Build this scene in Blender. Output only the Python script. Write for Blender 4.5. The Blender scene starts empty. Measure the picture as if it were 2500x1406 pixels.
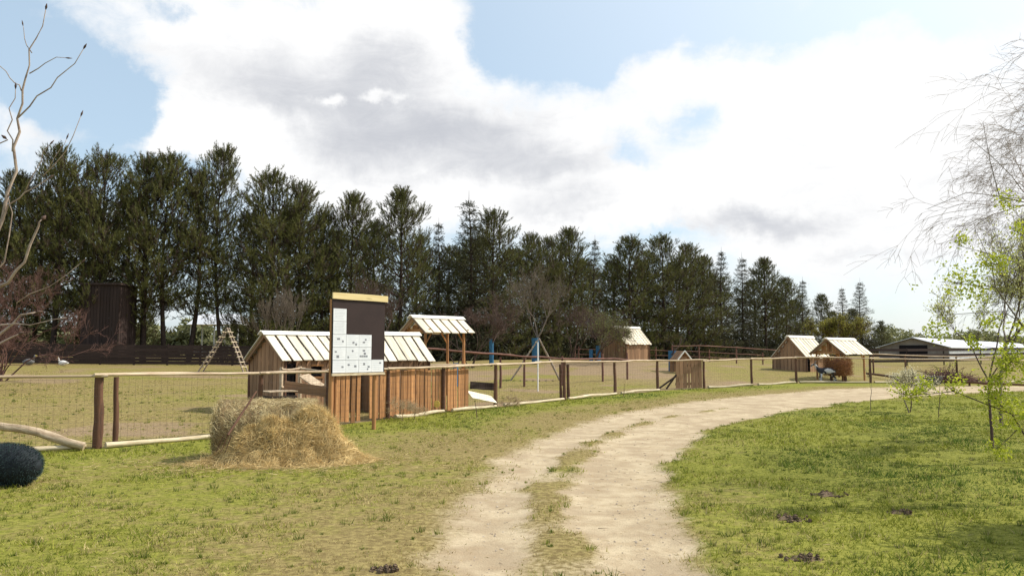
import bpy, math, random
import numpy as np
from mathutils import Vector, Matrix, Quaternion
R = math.radians
random.seed(7)
rng = np.random.default_rng(7)
sc = bpy.context.scene
COL = sc.collection

# ------------------------------------------------------------------ camera
EYE = 1.6
PITCH = math.atan((860 - 703) / 1950.0)
cam_d = bpy.data.cameras.new('camera')
cam = bpy.data.objects.new('camera', cam_d)
COL.objects.link(cam)
cam_d.sensor_width = 36.0
cam_d.lens = 36.0 * 1950 / 2500
cam_d.clip_start = 0.1
cam_d.clip_end = 6000
cam.location = (0, 0, EYE)
cam.rotation_euler = (R(90) + PITCH, 0, 0)
sc.camera = cam

def pix_dir(px, py):
    u = (px - 1250) / 1950.0
    v = (703 - py) / 1950.0
    return Vector((u, math.cos(PITCH) - math.sin(PITCH) * v, math.sin(PITCH) + math.cos(PITCH) * v))

def at(px, py, d):                       # photo position + distance -> place in the world
    r = pix_dir(px, py)
    return Vector((0, 0, EYE)) + r * (d / r.y)

def gp(px, py, z=0.0):                   # photo position on level ground
    r = pix_dir(px, py)
    return at(px, py, r.y * (z - EYE) / r.z)

# ------------------------------------------------------------------ sun, sky
SUN_AZ, SUN_EL = R(77), R(47)
sun_d = bpy.data.lights.new('sun', 'SUN')
sun_d.energy = 5.0
sun_d.angle = R(0.55)
sun_d.color = (1.0, 0.94, 0.84)
sun = bpy.data.objects.new('sun', sun_d)
COL.objects.link(sun)
sdir = Vector((math.sin(SUN_AZ) * math.cos(SUN_EL), math.cos(SUN_AZ) * math.cos(SUN_EL), math.sin(SUN_EL)))
sun.rotation_euler = sdir.to_track_quat('Z', 'Y').to_euler()
sun.location = sdir * 60

world = bpy.data.worlds.new('World')
sc.world = world
world.use_nodes = True
WT = world.node_tree
WT.nodes.clear()

class NT:
    def __init__(s, tree): s.t = tree
    def n(s, kind, **kw):
        nd = s.t.nodes.new(kind)
        for k, v in kw.items(): setattr(nd, k, v)
        return nd
    def link(s, a, b): s.t.links.new(a, b)
    def put(s, sock, v):
        if isinstance(v, bpy.types.NodeSocket): s.link(v, sock)
        else: sock.default_value = v
    def math(s, op, a, b=None, c=None, clamp=False):
        nd = s.n('ShaderNodeMath', operation=op); nd.use_clamp = clamp
        s.put(nd.inputs[0], a)
        if b is not None: s.put(nd.inputs[1], b)
        if c is not None: s.put(nd.inputs[2], c)
        return nd.outputs[0]
    def vmath(s, op, a, b=None, out=0):
        nd = s.n('ShaderNodeVectorMath', operation=op)
        s.put(nd.inputs[0], a)
        if b is not None: s.put(nd.inputs[1], b)
        return nd.outputs[out]
    def noise(s, vec, scale, detail=4, rough=0.55, dist=0.0, out=0):
        nd = s.n('ShaderNodeTexNoise')
        if vec is not None: s.link(vec, nd.inputs['Vector'])
        nd.inputs['Scale'].default_value = scale
        nd.inputs['Detail'].default_value = detail
        nd.inputs['Roughness'].default_value = rough
        nd.inputs['Distortion'].default_value = dist
        return nd.outputs[out]
    def mix(s, fac, a, b):
        nd = s.n('ShaderNodeMix', data_type='RGBA')
        s.put(nd.inputs[0], fac); s.put(nd.inputs[6], a); s.put(nd.inputs[7], b)
        return nd.outputs[2]
    def smooth(s, v, lo, hi, a=0.0, b=1.0):
        nd = s.n('ShaderNodeMapRange', interpolation_type='SMOOTHSTEP')
        s.put(nd.inputs[0], v)
        for i, x in enumerate((lo, hi, a, b)): nd.inputs[i + 1].default_value = x
        return nd.outputs[0]

def c4(r, g, b): return (r, g, b, 1.0)

w = NT(WT)
tc = w.n('ShaderNodeTexCoord')
D = tc.outputs['Generated']
sep = w.n('ShaderNodeSeparateXYZ'); w.link(D, sep.inputs[0])
az = w.math('ARCTAN2', sep.outputs[0], sep.outputs[1])
el = w.math('ARCSINE', sep.outputs[2])
cmb = w.n('ShaderNodeCombineXYZ'); w.link(az, cmb.inputs[0]); w.link(el, cmb.inputs[1])
AE = cmb.outputs[0]
# ragged cloud edges: push the lookup about with noise of the direction
wob = w.vmath('SUBTRACT', w.noise(D, 7.0, 7, 0.62, out=1), (0.5, 0.5, 0.5))
AEW = w.vmath('ADD', AE, w.vmath('MULTIPLY', wob, (0.20, 0.13, 0.0)))

def sky_pt(px, py):
    r = pix_dir(px, py).normalized()
    return math.atan2(r.x, r.y), math.asin(r.z)

def blobs(items, vec):
    tot = None
    for px, py, rx, ry, amp in items:
        a, e = sky_pt(px, py)
        dv = w.vmath('SUBTRACT', vec, (a, e, 0))
        dv = w.vmath('MULTIPLY', dv, (1950.0 / rx, 1950.0 / ry, 0))
        ln = w.vmath('LENGTH', dv, out=1)
        g = w.smooth(ln, 1.0, 0.0, 0.0, amp)
        tot = g if tot is None else w.math('ADD', tot, g)
    return tot
# cloud masses (+) and blue openings (-) seen by the camera: position and reach in photo pixels
cover = blobs([
    (620, 60, 760, 270, .9), (150, 330, 190, 130, .8), (60, 120, 120, 60, .35), (480, 330, 260, 110, .9),
    (880, 300, 640, 300, 1.1), (1250, 430, 620, 230, 1.0), (1700, 420, 620, 260, .9), (2150, 300, 600, 330, 1.1),
    (2100, 560, 700, 190, .8), (700, 440, 300, 60, .5), (1700, 180, 330, 110, .7), (1000, 60, 260, 200, .7), (420, 300, 220, 150, .8),
    (130, 190, 330, 130, -1.1), (290, 250, 220, 130, -1.2), (330, 390, 260, 100, -1.2), (480, 400, 120, 60, -.5), (20, 90, 130, 180, -.5), (430, 25, 90, 40, -.6),
    (1330, 90, 250, 150, -1.5), (1540, 60, 240, 120, -1.1), (1440, 180, 110, 80, -1.0), (2080, 25, 420, 70, -.8), (1740, 340, 200, 110, -.75), (1560, 400, 200, 100, -.75), (2400, 10, 200, 90, -.8),
    (1560, 400, 90, 60, -.45), (1700, 310, 90, 40, -.4), (1620, 590, 240, 40, -.5), (1480, 350, 70, 50, -.2),
], AEW)
fb = w.noise(D, 3.4, 8, 0.6)
fb2 = w.noise(D, 9.0, 6, 0.65)
dens = w.math('ADD', cover, w.math('MULTIPLY', w.math('SUBTRACT', fb, 0.47), 1.5))
dens = w.math('ADD', dens, w.math('MULTIPLY', w.math('SUBTRACT', fb2, 0.5), 1.1))
fb3 = w.noise(w.vmath('MULTIPLY', D, (1.0, 1.0, 2.6)), 15.0, 6, 0.7, 0.8)
dens = w.math('ADD', dens, w.math('MULTIPLY', w.math('SUBTRACT', fb3, 0.5), 0.8))
cloud = w.smooth(dens, -0.15, 0.85)
grey = blobs([
    (700, 190, 380, 150, .75), (960, 170, 240, 120, .6), (880, 300, 380, 130, .8), (1000, 370, 360, 90, .5), (1150, 330, 330, 120, .7), (1330, 415, 300, 90, .8), (820, 400, 190, 90, .4),
    (1390, 505, 240, 45, .6), (1850, 555, 330, 55, .8), (2120, 628, 180, 28, .35), (1050, 430, 330, 55, .4), (130, 330, 130, 60, .3), (330, 110, 190, 60, .25),
    (790, 262, 70, 26, -1.0), (935, 262, 70, 22, -.7), (620, 310, 120, 60, -.6), (560, 380, 200, 40, -.3),
], AEW)
grey = w.math('ADD', grey, w.math('MULTIPLY', w.math('SUBTRACT', fb, 0.48), 1.0))
grey = w.math('ADD', grey, w.math('MULTIPLY', w.math('SUBTRACT', fb3, 0.5), 0.8))
grey = w.smooth(grey, -0.1, 1.35)
white = w.mix(grey, c4(1.05, 1.05, 1.05), c4(0.60, 0.62, 0.67))
sky = w.n('ShaderNodeTexSky', sky_type='NISHITA')
sky.sun_disc = False
sky.sun_elevation = SUN_EL
sky.sun_rotation = SUN_AZ
sky.air_density = 1.0; sky.dust_density = 1.5; sky.ozone_density = 1.0
SKY_S = 0.08
bluesky = w.vmath('ADD', w.vmath('MULTIPLY', sky.outputs[0], (SKY_S, SKY_S, SKY_S)), (0.36, 0.455, 0.52))
aur = w.smooth(w.vmath('DOT_PRODUCT', w.vmath('NORMALIZE', D), tuple(sdir), out=1), 0.25, 1.0)
aurc = w.n('ShaderNodeCombineXYZ')
for i_, k_ in enumerate((.48, .40, .30)): w.link(w.math('MULTIPLY', aur, k_), aurc.inputs[i_])
bluesky = w.vmath('ADD', bluesky, aurc.outputs[0])
below = w.smooth(sep.outputs[2], -0.02, 0.0)
cl = w.math('MULTIPLY', cloud, below)
final = w.mix(cl, bluesky, white)
bg = w.n('ShaderNodeBackground'); w.link(final, bg.inputs[0]); bg.inputs[1].default_value = 1.0
wo = w.n('ShaderNodeOutputWorld'); w.link(bg.outputs[0], wo.inputs[0])

sc.view_settings.view_transform = 'Standard'
sc.view_settings.look = 'None'
sc.view_settings.exposure = 0.0
sc.view_settings.gamma = 1.0
sc.view_settings.use_curve_mapping = False
sc.render.engine = 'CYCLES'
sc.cycles.max_bounces = 6
sc.cycles.diffuse_bounces = 3
sc.cycles.transparent_max_bounces = 8

# ------------------------------------------------------------------ object helpers
def empty(name, loc=(0, 0, 0), rz=0.0):
    o = bpy.data.objects.new(name, None); COL.objects.link(o)
    o.empty_display_size = 0.2
    o.location = loc; o.rotation_euler = (0, 0, rz)
    return o

def tag(o, label=None, cat=None, group=None, kind=None):
    if label: o['label'] = label
    if cat: o['category'] = cat
    if group: o['group'] = group
    if kind: o['kind'] = kind
    return o

def mesh_np(name, V, F, nper, cols=None, smooth=False):
    me = bpy.data.meshes.new(name)
    V = np.asarray(V, dtype=np.float32); F = np.asarray(F, dtype=np.int32)
    nf = len(F)
    me.vertices.add(len(V)); me.vertices.foreach_set('co', V.ravel())
    me.loops.add(nf * nper); me.loops.foreach_set('vertex_index', F.ravel())
    me.polygons.add(nf)
    me.polygons.foreach_set('loop_start', np.arange(0, nf * nper, nper, dtype=np.int32))
    me.polygons.foreach_set('loop_total', np.full(nf, nper, dtype=np.int32))
    if smooth: me.polygons.foreach_set('use_smooth', np.ones(nf, dtype=bool))
    me.update(calc_edges=True)
    if cols is not None:
        a = me.color_attributes.new('Col', 'FLOAT_COLOR', 'POINT')
        c = np.ones((len(V), 4), dtype=np.float32); c[:, :3] = cols
        a.data.foreach_set('color', c.ravel())
    return me

def put(name, me, mat, parent=None, loc=(0, 0, 0)):
    if mat is not None and not me.materials: me.materials.append(mat)
    o = bpy.data.objects.new(name, me); COL.objects.link(o)
    o.location = loc
    if parent is not None: o.parent = parent
    return o

def copy_tree(o, parent=None):
    c = o.copy(); COL.objects.link(c); c.parent = parent
    for ch in list(o.children): copy_tree(ch, c)
    return c

class MB:
    def __init__(s): s.v = []; s.f = []; s.m = []
    def quadbox(s, pts8, m=0):
        b = len(s.v); s.v += [tuple(p) for p in pts8]
        for q in ((0, 3, 2, 1), (4, 5, 6, 7), (0, 1, 5, 4), (1, 2, 6, 5), (2, 3, 7, 6), (3, 0, 4, 7)):
            s.f.append(tuple(b + i for i in q)); s.m.append(m)
    def box(s, lo, hi, m=0):
        x0, y0, z0 = lo; x1, y1, z1 = hi
        s.quadbox([(x0, y0, z0), (x1, y0, z0), (x1, y1, z0), (x0, y1, z0), (x0, y0, z1), (x1, y0, z1), (x1, y1, z1), (x0, y1, z1)], m)
    def tube(s, pts, rad, n=8, m=0, cap=True):
        pts = [Vector(p) for p in pts]; b = len(s.v)
        up = Vector((0.13, 0.21, 1)).normalized()
        for i, p in enumerate(pts):
            t = (pts[min(i + 1, len(pts) - 1)] - pts[max(i - 1, 0)]).normalized()
            a = t.cross(up)
            if a.length < 0.05: a = t.cross(Vector((1, 0, 0)))
            a.normalize(); c = a.cross(t)
            r = rad[i] if hasattr(rad, '__len__') else rad
            for k in range(n):
                th = 2 * math.pi * k / n
                s.v.append(tuple(p + (a * math.cos(th) + c * math.sin(th)) * r))
        for i in range(len(pts) - 1):
            for k in range(n):
                k2 = (k + 1) % n
                s.f.append((b + i * n + k, b + i * n + k2, b + (i + 1) * n + k2, b + (i + 1) * n + k)); s.m.append(m)
        if cap:
            s.f.append(tuple(b + k for k in range(n))[::-1]); s.m.append(m)
            s.f.append(tuple(b + (len(pts) - 1) * n + k for k in range(n))); s.m.append(m)
    def lathe_x(s, prof, n=16, c=(0, 0, 0), squash=(1, 1), m=0):   # (x, radius) profile round the x axis
        b = len(s.v)
        for x, r in prof:
            for k in range(n):
                th = 2 * math.pi * k / n
                s.v.append((c[0] + x, c[1] + r * squash[0] * math.cos(th), c[2] + r * squash[1] * math.sin(th)))
        for i in range(len(prof) - 1):
            for k in range(n):
                k2 = (k + 1) % n
                s.f.append((b + i * n + k, b + i * n + k2, b + (i + 1) * n + k2, b + (i + 1) * n + k)); s.m.append(m)
        s.f.append(tuple(b + k for k in range(n))[::-1]); s.m.append(m)
        s.f.append(tuple(b + (len(prof) - 1) * n + k for k in range(n))); s.m.append(m)
    def build(s, name, mats, parent=None, smooth=False, rel=True):
        me = bpy.data.meshes.new(name)
        off = Vector((0, 0, 0))
        me.from_pydata([tuple(Vector(v) - off) for v in s.v], [], s.f)
        mats = mats if isinstance(mats, (list, tuple)) else [mats]
        for mm in mats: me.materials.append(mm)
        me.polygons.foreach_set('material_index', s.m)
        if smooth: me.polygons.foreach_set('use_smooth', [True] * len(s.f))
        me.update()
        o = bpy.data.objects.new(name, me); COL.objects.link(o)
        if parent is not None: o.parent = parent
        return o

# unit plank (x width, y thickness, z length 0..1) with uneven edges, and unit pole
def plank_mesh(i):
    r = random.Random(100 + i); n = 4
    v = []; f = []
    for k in range(n + 1):
        z = k / n
        wl = -0.5 + r.uniform(0, .05); wr = 0.5 - r.uniform(0, .05)
        by = r.uniform(-.12, .12)
        v += [(wl, -0.5 + by, z), (wr, -0.5 + by, z), (wr, 0.5 + by, z), (wl, 0.5 + by, z)]
    for k in range(n):
        for q in range(4):
            q2 = (q + 1) % 4
            f.append((k * 4 + q, k * 4 + q2, k * 4 + 4 + q2, k * 4 + 4 + q))
    f.append((3, 2, 1, 0)); f.append((n * 4, n * 4 + 1, n * 4 + 2, n * 4 + 3))
    me = bpy.data.meshes.new('plank_shape'); me.from_pydata(v, [], f); me.update()
    return me

def pole_mesh(i, n=7, rings=7, wob=0.75):
    r = random.Random(300 + i); v = []; f = []
    ph = r.uniform(0, 6); px, py = r.uniform(.2, 1), r.uniform(.2, 1)
    for k in range(rings + 1):
        z = k / rings
        e = math.sin(math.pi * z)
        cx = wob * px * e * math.sin(ph + 5 * z); cy = wob * py * e * math.cos(ph * 1.7 + 6 * z)
        rad = (1.0 - 0.22 * z) * r.uniform(.9, 1.08)
        for q in range(n):
            th = 2 * math.pi * q / n
            rr = rad * r.uniform(.93, 1.06)
            v.append((cx + rr * math.cos(th), cy + rr * math.sin(th), z))
    for k in range(rings):
        for q in range(n):
            q2 = (q + 1) % n
            f.append((k * n + q, k * n + q2, (k + 1) * n + q2, (k + 1) * n + q))
    f.append(tuple(range(n))[::-1]); f.append(tuple(rings * n + q for q in range(n)))
    me = bpy.data.meshes.new('pole_shape'); me.from_pydata(v, [], f)
    me.polygons.foreach_set('use_smooth', [True] * (rings * n) + [False, False]); me.update()
    return me

_shape = {}
def shape(kind, i, mat):
    key = (kind, i, mat.name)
    if key not in _shape:
        me = plank_mesh(i) if kind == 'plank' else pole_mesh(i, wob=0.75 if kind == 'pole' else 0.15)
        me.materials.append(mat); _shape[key] = me
    return _shape[key]

def orient(p0, p1, face):
    z = (Vector(p1) - Vector(p0)); L = z.length; z.normalize()
    y = Vector(face); y = (y - z * y.dot(z))
    if y.length < 1e-4: y = Vector((1, 0, 0)) - z * z.x
    y.normalize(); x = y.cross(z)
    return Matrix((x, y, z)).transposed().to_4x4(), L

def plank(name, p0, p1, wid, th, face, mat, parent):
    """board from p0 to p1 (parent's frame); face = direction its broad side looks at"""
    M, L = orient(p0, p1, face)
    o = bpy.data.objects.new(name, shape('plank', random.randrange(5), mat)); COL.objects.link(o)
    if parent is not None: o.parent = parent
    o.matrix_local = Matrix.Translation(Vector(p0)) @ M @ Matrix.Diagonal((wid, th, L, 1))
    return o

def pole(name, p0, p1, r, mat, parent, kind='pole'):
    M, L = orient(p0, p1, (0.3, 1, 0.1))
    o = bpy.data.objects.new(name, shape(kind, random.randrange(5), mat)); COL.objects.link(o)
    if parent is not None: o.parent = parent
    o.matrix_local = Matrix.Translation(Vector(p0)) @ M @ Matrix.Diagonal((r, r, L, 1))
    return o

def tris(P, Dr, L, W, bend=None):
    """long thin triangles: base P, direction Dr, length L, width W"""
    P = np.asarray(P, float); Dr = np.asarray(Dr, float); n = len(P)
    a = rng.normal(size=(n, 3)); s = np.cross(Dr, a)
    s /= np.linalg.norm(s, axis=1, keepdims=True) + 1e-9
    L = np.broadcast_to(L, (n,))[:, None]; W = np.broadcast_to(W, (n,))[:, None]
    V = np.empty((n, 3, 3)); V[:, 0] = P - s * W * .5; V[:, 1] = P + s * W * .5; V[:, 2] = P + Dr * L
    return V.reshape(-1, 3), np.arange(n * 3).reshape(-1, 3)

def prisms(P0, P1, R0, R1, n=4):
    P0 = np.asarray(P0, float); P1 = np.asarray(P1, float)
    t = P1 - P0; t /= np.linalg.norm(t, axis=1, keepdims=True) + 1e-9
    ref = np.where(np.abs(t[:, 2:3]) > 0.9, np.array([[1., 0, 0]]), np.array([[0, 0, 1.]]))
    a = np.cross(t, ref); a /= np.linalg.norm(a, axis=1, keepdims=True) + 1e-9
    b = np.cross(a, t); m = len(P0)
    R0 = np.broadcast_to(R0, (m,))[:, None]; R1 = np.broadcast_to(R1, (m,))[:, None]
    V = np.empty((m, 2 * n, 3))
    for k in range(n):
        th = 2 * math.pi * k / n
        d = a * math.cos(th) + b * math.sin(th)
        V[:, k] = P0 + d * R0; V[:, n + k] = P1 + d * R1
    base = (np.arange(m) * 2 * n)[:, None]
    F = np.concatenate([base + np.array([[k, (k + 1) % n, n + (k + 1) % n, n + k]]) for k in range(n)], 0)
    return V.reshape(-1, 3), F

# ------------------------------------------------------------------ materials
def new_mat(name, rough=0.8, spec=0.2):
    m = bpy.data.materials.new(name); m.use_nodes = True
    t = NT(m.node_tree); t.t.nodes.clear()
    out = t.n('ShaderNodeOutputMaterial'); b = t.n('ShaderNodeBsdfPrincipled')
    b.inputs['Roughness'].default_value = rough
    b.inputs['Specular IOR Level'].default_value = spec
    t.link(b.outputs[0], out.inputs[0])
    return m, t, b, out

def bump(t, b, h, strength=0.4, dist=0.01):
    bp = t.n('ShaderNodeBump'); bp.inputs['Strength'].default_value = strength; bp.inputs['Distance'].default_value = dist
    t.link(h, bp.inputs['Height']); t.link(bp.outputs[0], b.inputs['Normal'])

def wood(name, a, bcol, var=0.35, knots=True, grain=9.0, zscale=1.6, rough=0.8):
    m, t, b, _ = new_mat(name, rough)
    tc = t.n('ShaderNodeTexCoord'); oi = t.n('ShaderNodeObjectInfo')
    off = t.vmath('SCALE', (1, 1, 1)); off.node.inputs['Scale'].default_value = 1
    offm = t.n('ShaderNodeVectorMath', operation='SCALE'); offm.inputs[0].default_value = (37, 19, 53); t.link(oi.outputs['Random'], offm.inputs['Scale'])
    v = t.vmath('MULTIPLY', tc.outputs['Object'], (grain, 1.0, zscale))
    v = t.vmath('ADD', v, offm.outputs[0])
    n1 = t.noise(v, 1.0, 6, 0.65, 0.6)
    v2 = t.vmath('ADD', t.vmath('MULTIPLY', tc.outputs['Object'], (1.2, 1, 3.0)), offm.outputs[0])
    n2 = t.noise(v2, 1.0, 3, 0.5)
    g = t.smooth(n1, 0.32, 0.68)
    col = t.mix(g, c4(*a), c4(*bcol))
    dark = t.smooth(n2, 0.62, 0.75, 0.0, 0.55 if knots else 0.4)
    col = t.mix(dark, col, c4(bcol[0] * .4, bcol[1] * .36, bcol[2] * .34))
    k = t.math('ADD', t.math('MULTIPLY', oi.outputs['Random'], var), 1.0 - var * .5)
    hs = t.n('ShaderNodeHueSaturation'); t.link(col, hs.inputs['Color']); t.link(k, hs.inputs['Value'])
    t.link(hs.outputs[0], b.inputs['Base Color'])
    bump(t, b, n1, 0.5, 0.004)
    return m

def colored(name, mult=1.0, rough=0.7, transl=0.0, spec=0.15):
    """colour comes from the vertices (each blade, needle or leaf has its own)"""
    m, t, b, out = new_mat(name, rough, spec)
    at_ = t.n('ShaderNodeAttribute', attribute_name='Col')
    t.link(at_.outputs['Color'], b.inputs['Base Color'])
    if transl > 0:
        tr = t.n('ShaderNodeBsdfTranslucent'); t.link(at_.outputs['Color'], tr.inputs[0])
        ms = t.n('ShaderNodeMixShader'); ms.inputs[0].default_value = transl
        t.link(b.outputs[0], ms.inputs[1]); t.link(tr.outputs[0], ms.inputs[2]); t.link(ms.outputs[0], out.inputs[0])
    return m

def mottled(name, a, bcol, scale=4.0, rough=0.85, bs=0.4, bd=0.01, detail=6, spec=0.2):
    m, t, b, _ = new_mat(name, rough, spec)
    tc = t.n('ShaderNodeTexCoord')
    n1 = t.noise(tc.outputs['Object'], scale, detail, 0.65)
    n2 = t.noise(tc.outputs['Object'], scale * 9, 3, 0.6)
    g = t.math('ADD', t.math('MULTIPLY', n1, .7), t.math('MULTIPLY', n2, .3))
    t.link(t.mix(t.smooth(g, .36, .64), c4(*a), c4(*bcol)), b.inputs['Base Color'])
    bump(t, b, g, bs, bd)
    return m

M = {}
M['roof'] = wood('pale_new_boards', (.78, .72, .59), (.55, .48, .36), .42, knots=False)
M['ridge'] = wood('whitish_ridge_board', (.90, .88, .82), (.82, .78, .69), .08, knots=False)
M['plank'] = wood('orange_brown_boards', (.48, .25, .105), (.24, .11, .045), .7)
M['gable'] = wood('weathered_brown_boards', (.36, .215, .12), (.21, .12, .07), .45)
M['dark_board'] = wood('dark_brown_shaded_boards', (.055, .036, .030), (.030, .020, .018), .4)  # dark brown; also carries the shade on the fence below the pines
M['post'] = wood('brown_post_wood', (.17, .085, .05), (.085, .045, .03), .35)
M['rail'] = wood('peeled_rail_wood', (.58, .47, .33), (.36, .26, .17), .3, zscale=9, grain=2.0)
M['log'] = wood('pale_bottom_log_wood', (.62, .54, .38), (.40, .32, .20), .25, zscale=9, grain=2.0)
M['redrail'] = wood('reddish_rail_wood', (.20, .10, .075), (.12, .06, .045), .3, zscale=9, grain=2.0)
M['yellow'] = wood('new_yellow_board', (.74, .62, .34), (.60, .46, .20), .1)
M['boardface'] = mottled('dark_brown_panel', (.038, .024, .022), (.030, .019, .018), 3, .55, .05)
M['paper'] = mottled('white_paper', (.72, .74, .76), (.66, .69, .71), 6, .5, .03)
M['print'] = mottled('grey_print', (.30, .31, .33), (.14, .15, .17), 40, .6, 0)
M['faint'] = mottled('faint_print', (.56, .57, .59), (.50, .52, .54), 40, .6, 0)
M['bark'] = mottled('pine_bark', (.075, .05, .038), (.035, .026, .022), 8, .95, .8, .02)
M['twig'] = mottled('brown_twig_bark', (.13, .085, .065), (.07, .045, .04), 12, .9, .3)
M['twig_pale'] = mottled('pale_grey_glare_bark', (.42, .34, .27), (.22, .16, .13), 14, .8, .3)
M['drystalk'] = mottled('dry_stalk', (.52, .40, .24), (.34, .25, .15), 14, .8, .3)
M['twig_red'] = mottled('reddish_twig_bark', (.17, .09, .07), (.09, .05, .04), 14, .8, .3)
M['twig_grey'] = mottled('grey_brown_bark', (.20, .16, .12), (.11, .085, .065), 14, .85, .3)
M['blue'] = mottled('blue_trunk_wrap', (.05, .17, .30), (.03, .10, .19), 12, .5, .3)
M['wire'] = new_mat('dull_wire', .6, .4)[0]; M['wire'].node_tree.nodes['Principled BSDF'].inputs['Base Color'].default_value = c4(.10, .085, .07)
M['needle'] = colored('pine_needles', transl=.12, rough=.65)
M['leaf'] = colored('young_leaves', transl=.45, rough=.6)
M['grass'] = colored('grass_blades', transl=.30, rough=.7)
M['straw'] = colored('straw_stalks', transl=.22, rough=.75)
M['hay_core'] = mottled('packed_hay', (.30, .21, .10), (.15, .10, .05), 14, .95, .9, .03)
M['hay_red'] = mottled('reddish_packed_hay', (.24, .10, .045), (.13, .055, .03), 14, .95, .9, .03)
M['soil'] = mottled('dark_loose_soil', (.24, .17, .11), (.08, .055, .035), 16, .95, 1.0, .03)
M['white_fur'] = mottled('white_feathers', (.80, .78, .74), (.62, .60, .56), 10, .9, .2)
M['grey_fur'] = mottled('grey_feathers', (.20, .19, .19), (.10, .10, .10), 10, .9, .2)
M['metal_roof'] = mottled('pale_sheet_roof', (.66, .67, .70), (.50, .52, .56), .8, .45, .1)
M['pale_wall'] = mottled('pale_grey_sheet', (.55, .56, .57), (.42, .44, .46), 1.2, .6, .1)
M['tan_wall'] = mottled('tan_gable_sheet', (.30, .26, .22), (.20, .17, .15), 1.2, .7, .1)
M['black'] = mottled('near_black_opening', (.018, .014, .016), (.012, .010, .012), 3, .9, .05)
M['stone'] = mottled('pebble_stone', (.50, .42, .32), (.14, .11, .085), 7, .9, .4)
M['yellow_paint'] = mottled('yellow_plastic', (.80, .62, .16), (.70, .50, .10), 9, .5, .1)
M['brush'] = mottled('reddish_dead_twigs', (.22, .12, .10), (.12, .06, .055), 9, .9, .3)
M['bristle'] = mottled('dark_blue_green_bristle', (.022, .030, .034), (.012, .014, .018), 16, .75, .6, .01)

def goat_mat():
    m, t, b, _ = new_mat('black_and_white_coat', .9)
    tc = t.n('ShaderNodeTexCoord')
    n = t.noise(t.vmath('ADD', tc.outputs['Object'], (3.1, 0, .4)), 3.2, 3, .5)
    t.link(t.mix(t.smooth(n, .49, .54), c4(.035, .035, .045), c4(.60, .58, .57)), b.inputs['Base Color'])
    return m
M['goat'] = goat_mat()

# ------------------------------------------------------------------ numpy value noise
_lat = rng.random((256, 256))
def vnoise(x, y, scale, octv=3):
    x = np.asarray(x, float) / scale; y = np.asarray(y, float) / scale
    tot = 0; amp = 1; s = 0
    for o in range(octv):
        xi = np.floor(x).astype(int); yi = np.floor(y).astype(int)
        fx = x - xi; fy = y - yi; fx = fx * fx * (3 - 2 * fx); fy = fy * fy * (3 - 2 * fy)
        g = lambda i, j: _lat[(i + 31 * o) % 256, (j + 17 * o) % 256]
        v = (g(xi, yi) * (1 - fx) + g(xi + 1, yi) * fx) * (1 - fy) + (g(xi, yi + 1) * (1 - fx) + g(xi + 1, yi + 1) * fx) * fy
        tot = tot + v * amp; s += amp; amp *= .5; x = x * 2.03 + 5.1; y = y * 2.03 + 9.7
    return tot / s

def sstep(v, lo, hi):
    t = np.clip((v - lo) / (hi - lo), 0, 1); return t * t * (3 - 2 * t)

# ------------------------------------------------------------------ the lie of the land
def XY(px, d): return ((px - 1250) / 1950.0 * d, d)
FENCE = [(-12.5, 9.9), (-6.87, 13.4), XY(640, 15.8), XY(806, 17.5), XY(950, 19.3), XY(1083, 21.3), XY(1210, 23.4), XY(1377, 26.6), XY(1500, 29.6),
         XY(1603, 31.6), XY(1716, 33.0), XY(1832, 34.6), XY(1940, 36.2), XY(2120, 37.2), XY(2330, 39.5), XY(2560, 43)]
FLINE = [(-60, -16)] + FENCE + [(120, 60), (900, 200)]

def seg_dist(X, Y, pts, closed=False):
    X = np.asarray(X, float); Y = np.asarray(Y, float)
    best = np.full(X.shape, 1e18); side = np.zeros(X.shape)
    n = len(pts) if closed else len(pts) - 1
    for i in range(n):
        ax, ay = pts[i]; bx, by = pts[(i + 1) % len(pts)]
        dx, dy = bx - ax, by - ay; L2 = dx * dx + dy * dy
        t = np.clip(((X - ax) * dx + (Y - ay) * dy) / L2, 0, 1)
        ex = X - ax - t * dx; ey = Y - ay - t * dy
        d2 = ex * ex + ey * ey; m = d2 < best
        best = np.where(m, d2, best); side = np.where(m, dx * (Y - ay) - dy * (X - ax), side)
    return np.sqrt(best), side

def inside_poly(X, Y, pts):
    X = np.asarray(X, float); Y = np.asarray(Y, float); c = np.zeros(X.shape, bool)
    n = len(pts)
    for i in range(n):
        ax, ay = pts[i]; bx, by = pts[(i + 1) % n]
        if ay == by: continue
        cond = (ay > Y) != (by > Y)
        c ^= cond & (X < (bx - ax) * (Y - ay) / (by - ay) + ax)
    return c

HILLS = [(6.6, 47, .62, 8), (15, 42, .14, 4), (-12.4, 36, .02, 4)]
def height(X, Y):
    X = np.asarray(X, float); Y = np.asarray(Y, float)
    d, s = seg_dist(X, Y, FLINE); d = np.where(s > 0, d, 0)
    z = 1.3 * np.tanh(.042 * d / 1.3)
    for hx, hy, a, sg in HILLS: z = z + a * np.exp(-((X - hx) ** 2 + (Y - hy) ** 2) / (2 * sg * sg))
    near = np.exp(-((Y - 15) / 60) ** 2)
    z = z + (vnoise(X + 50, Y + 70, 3.0, 2) - .5) * .05 * near + (vnoise(X, Y, 11.0, 2) - .5) * .06 * near
    return z
def hz(x, y): return float(height(np.array([x]), np.array([y]))[0])

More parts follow.
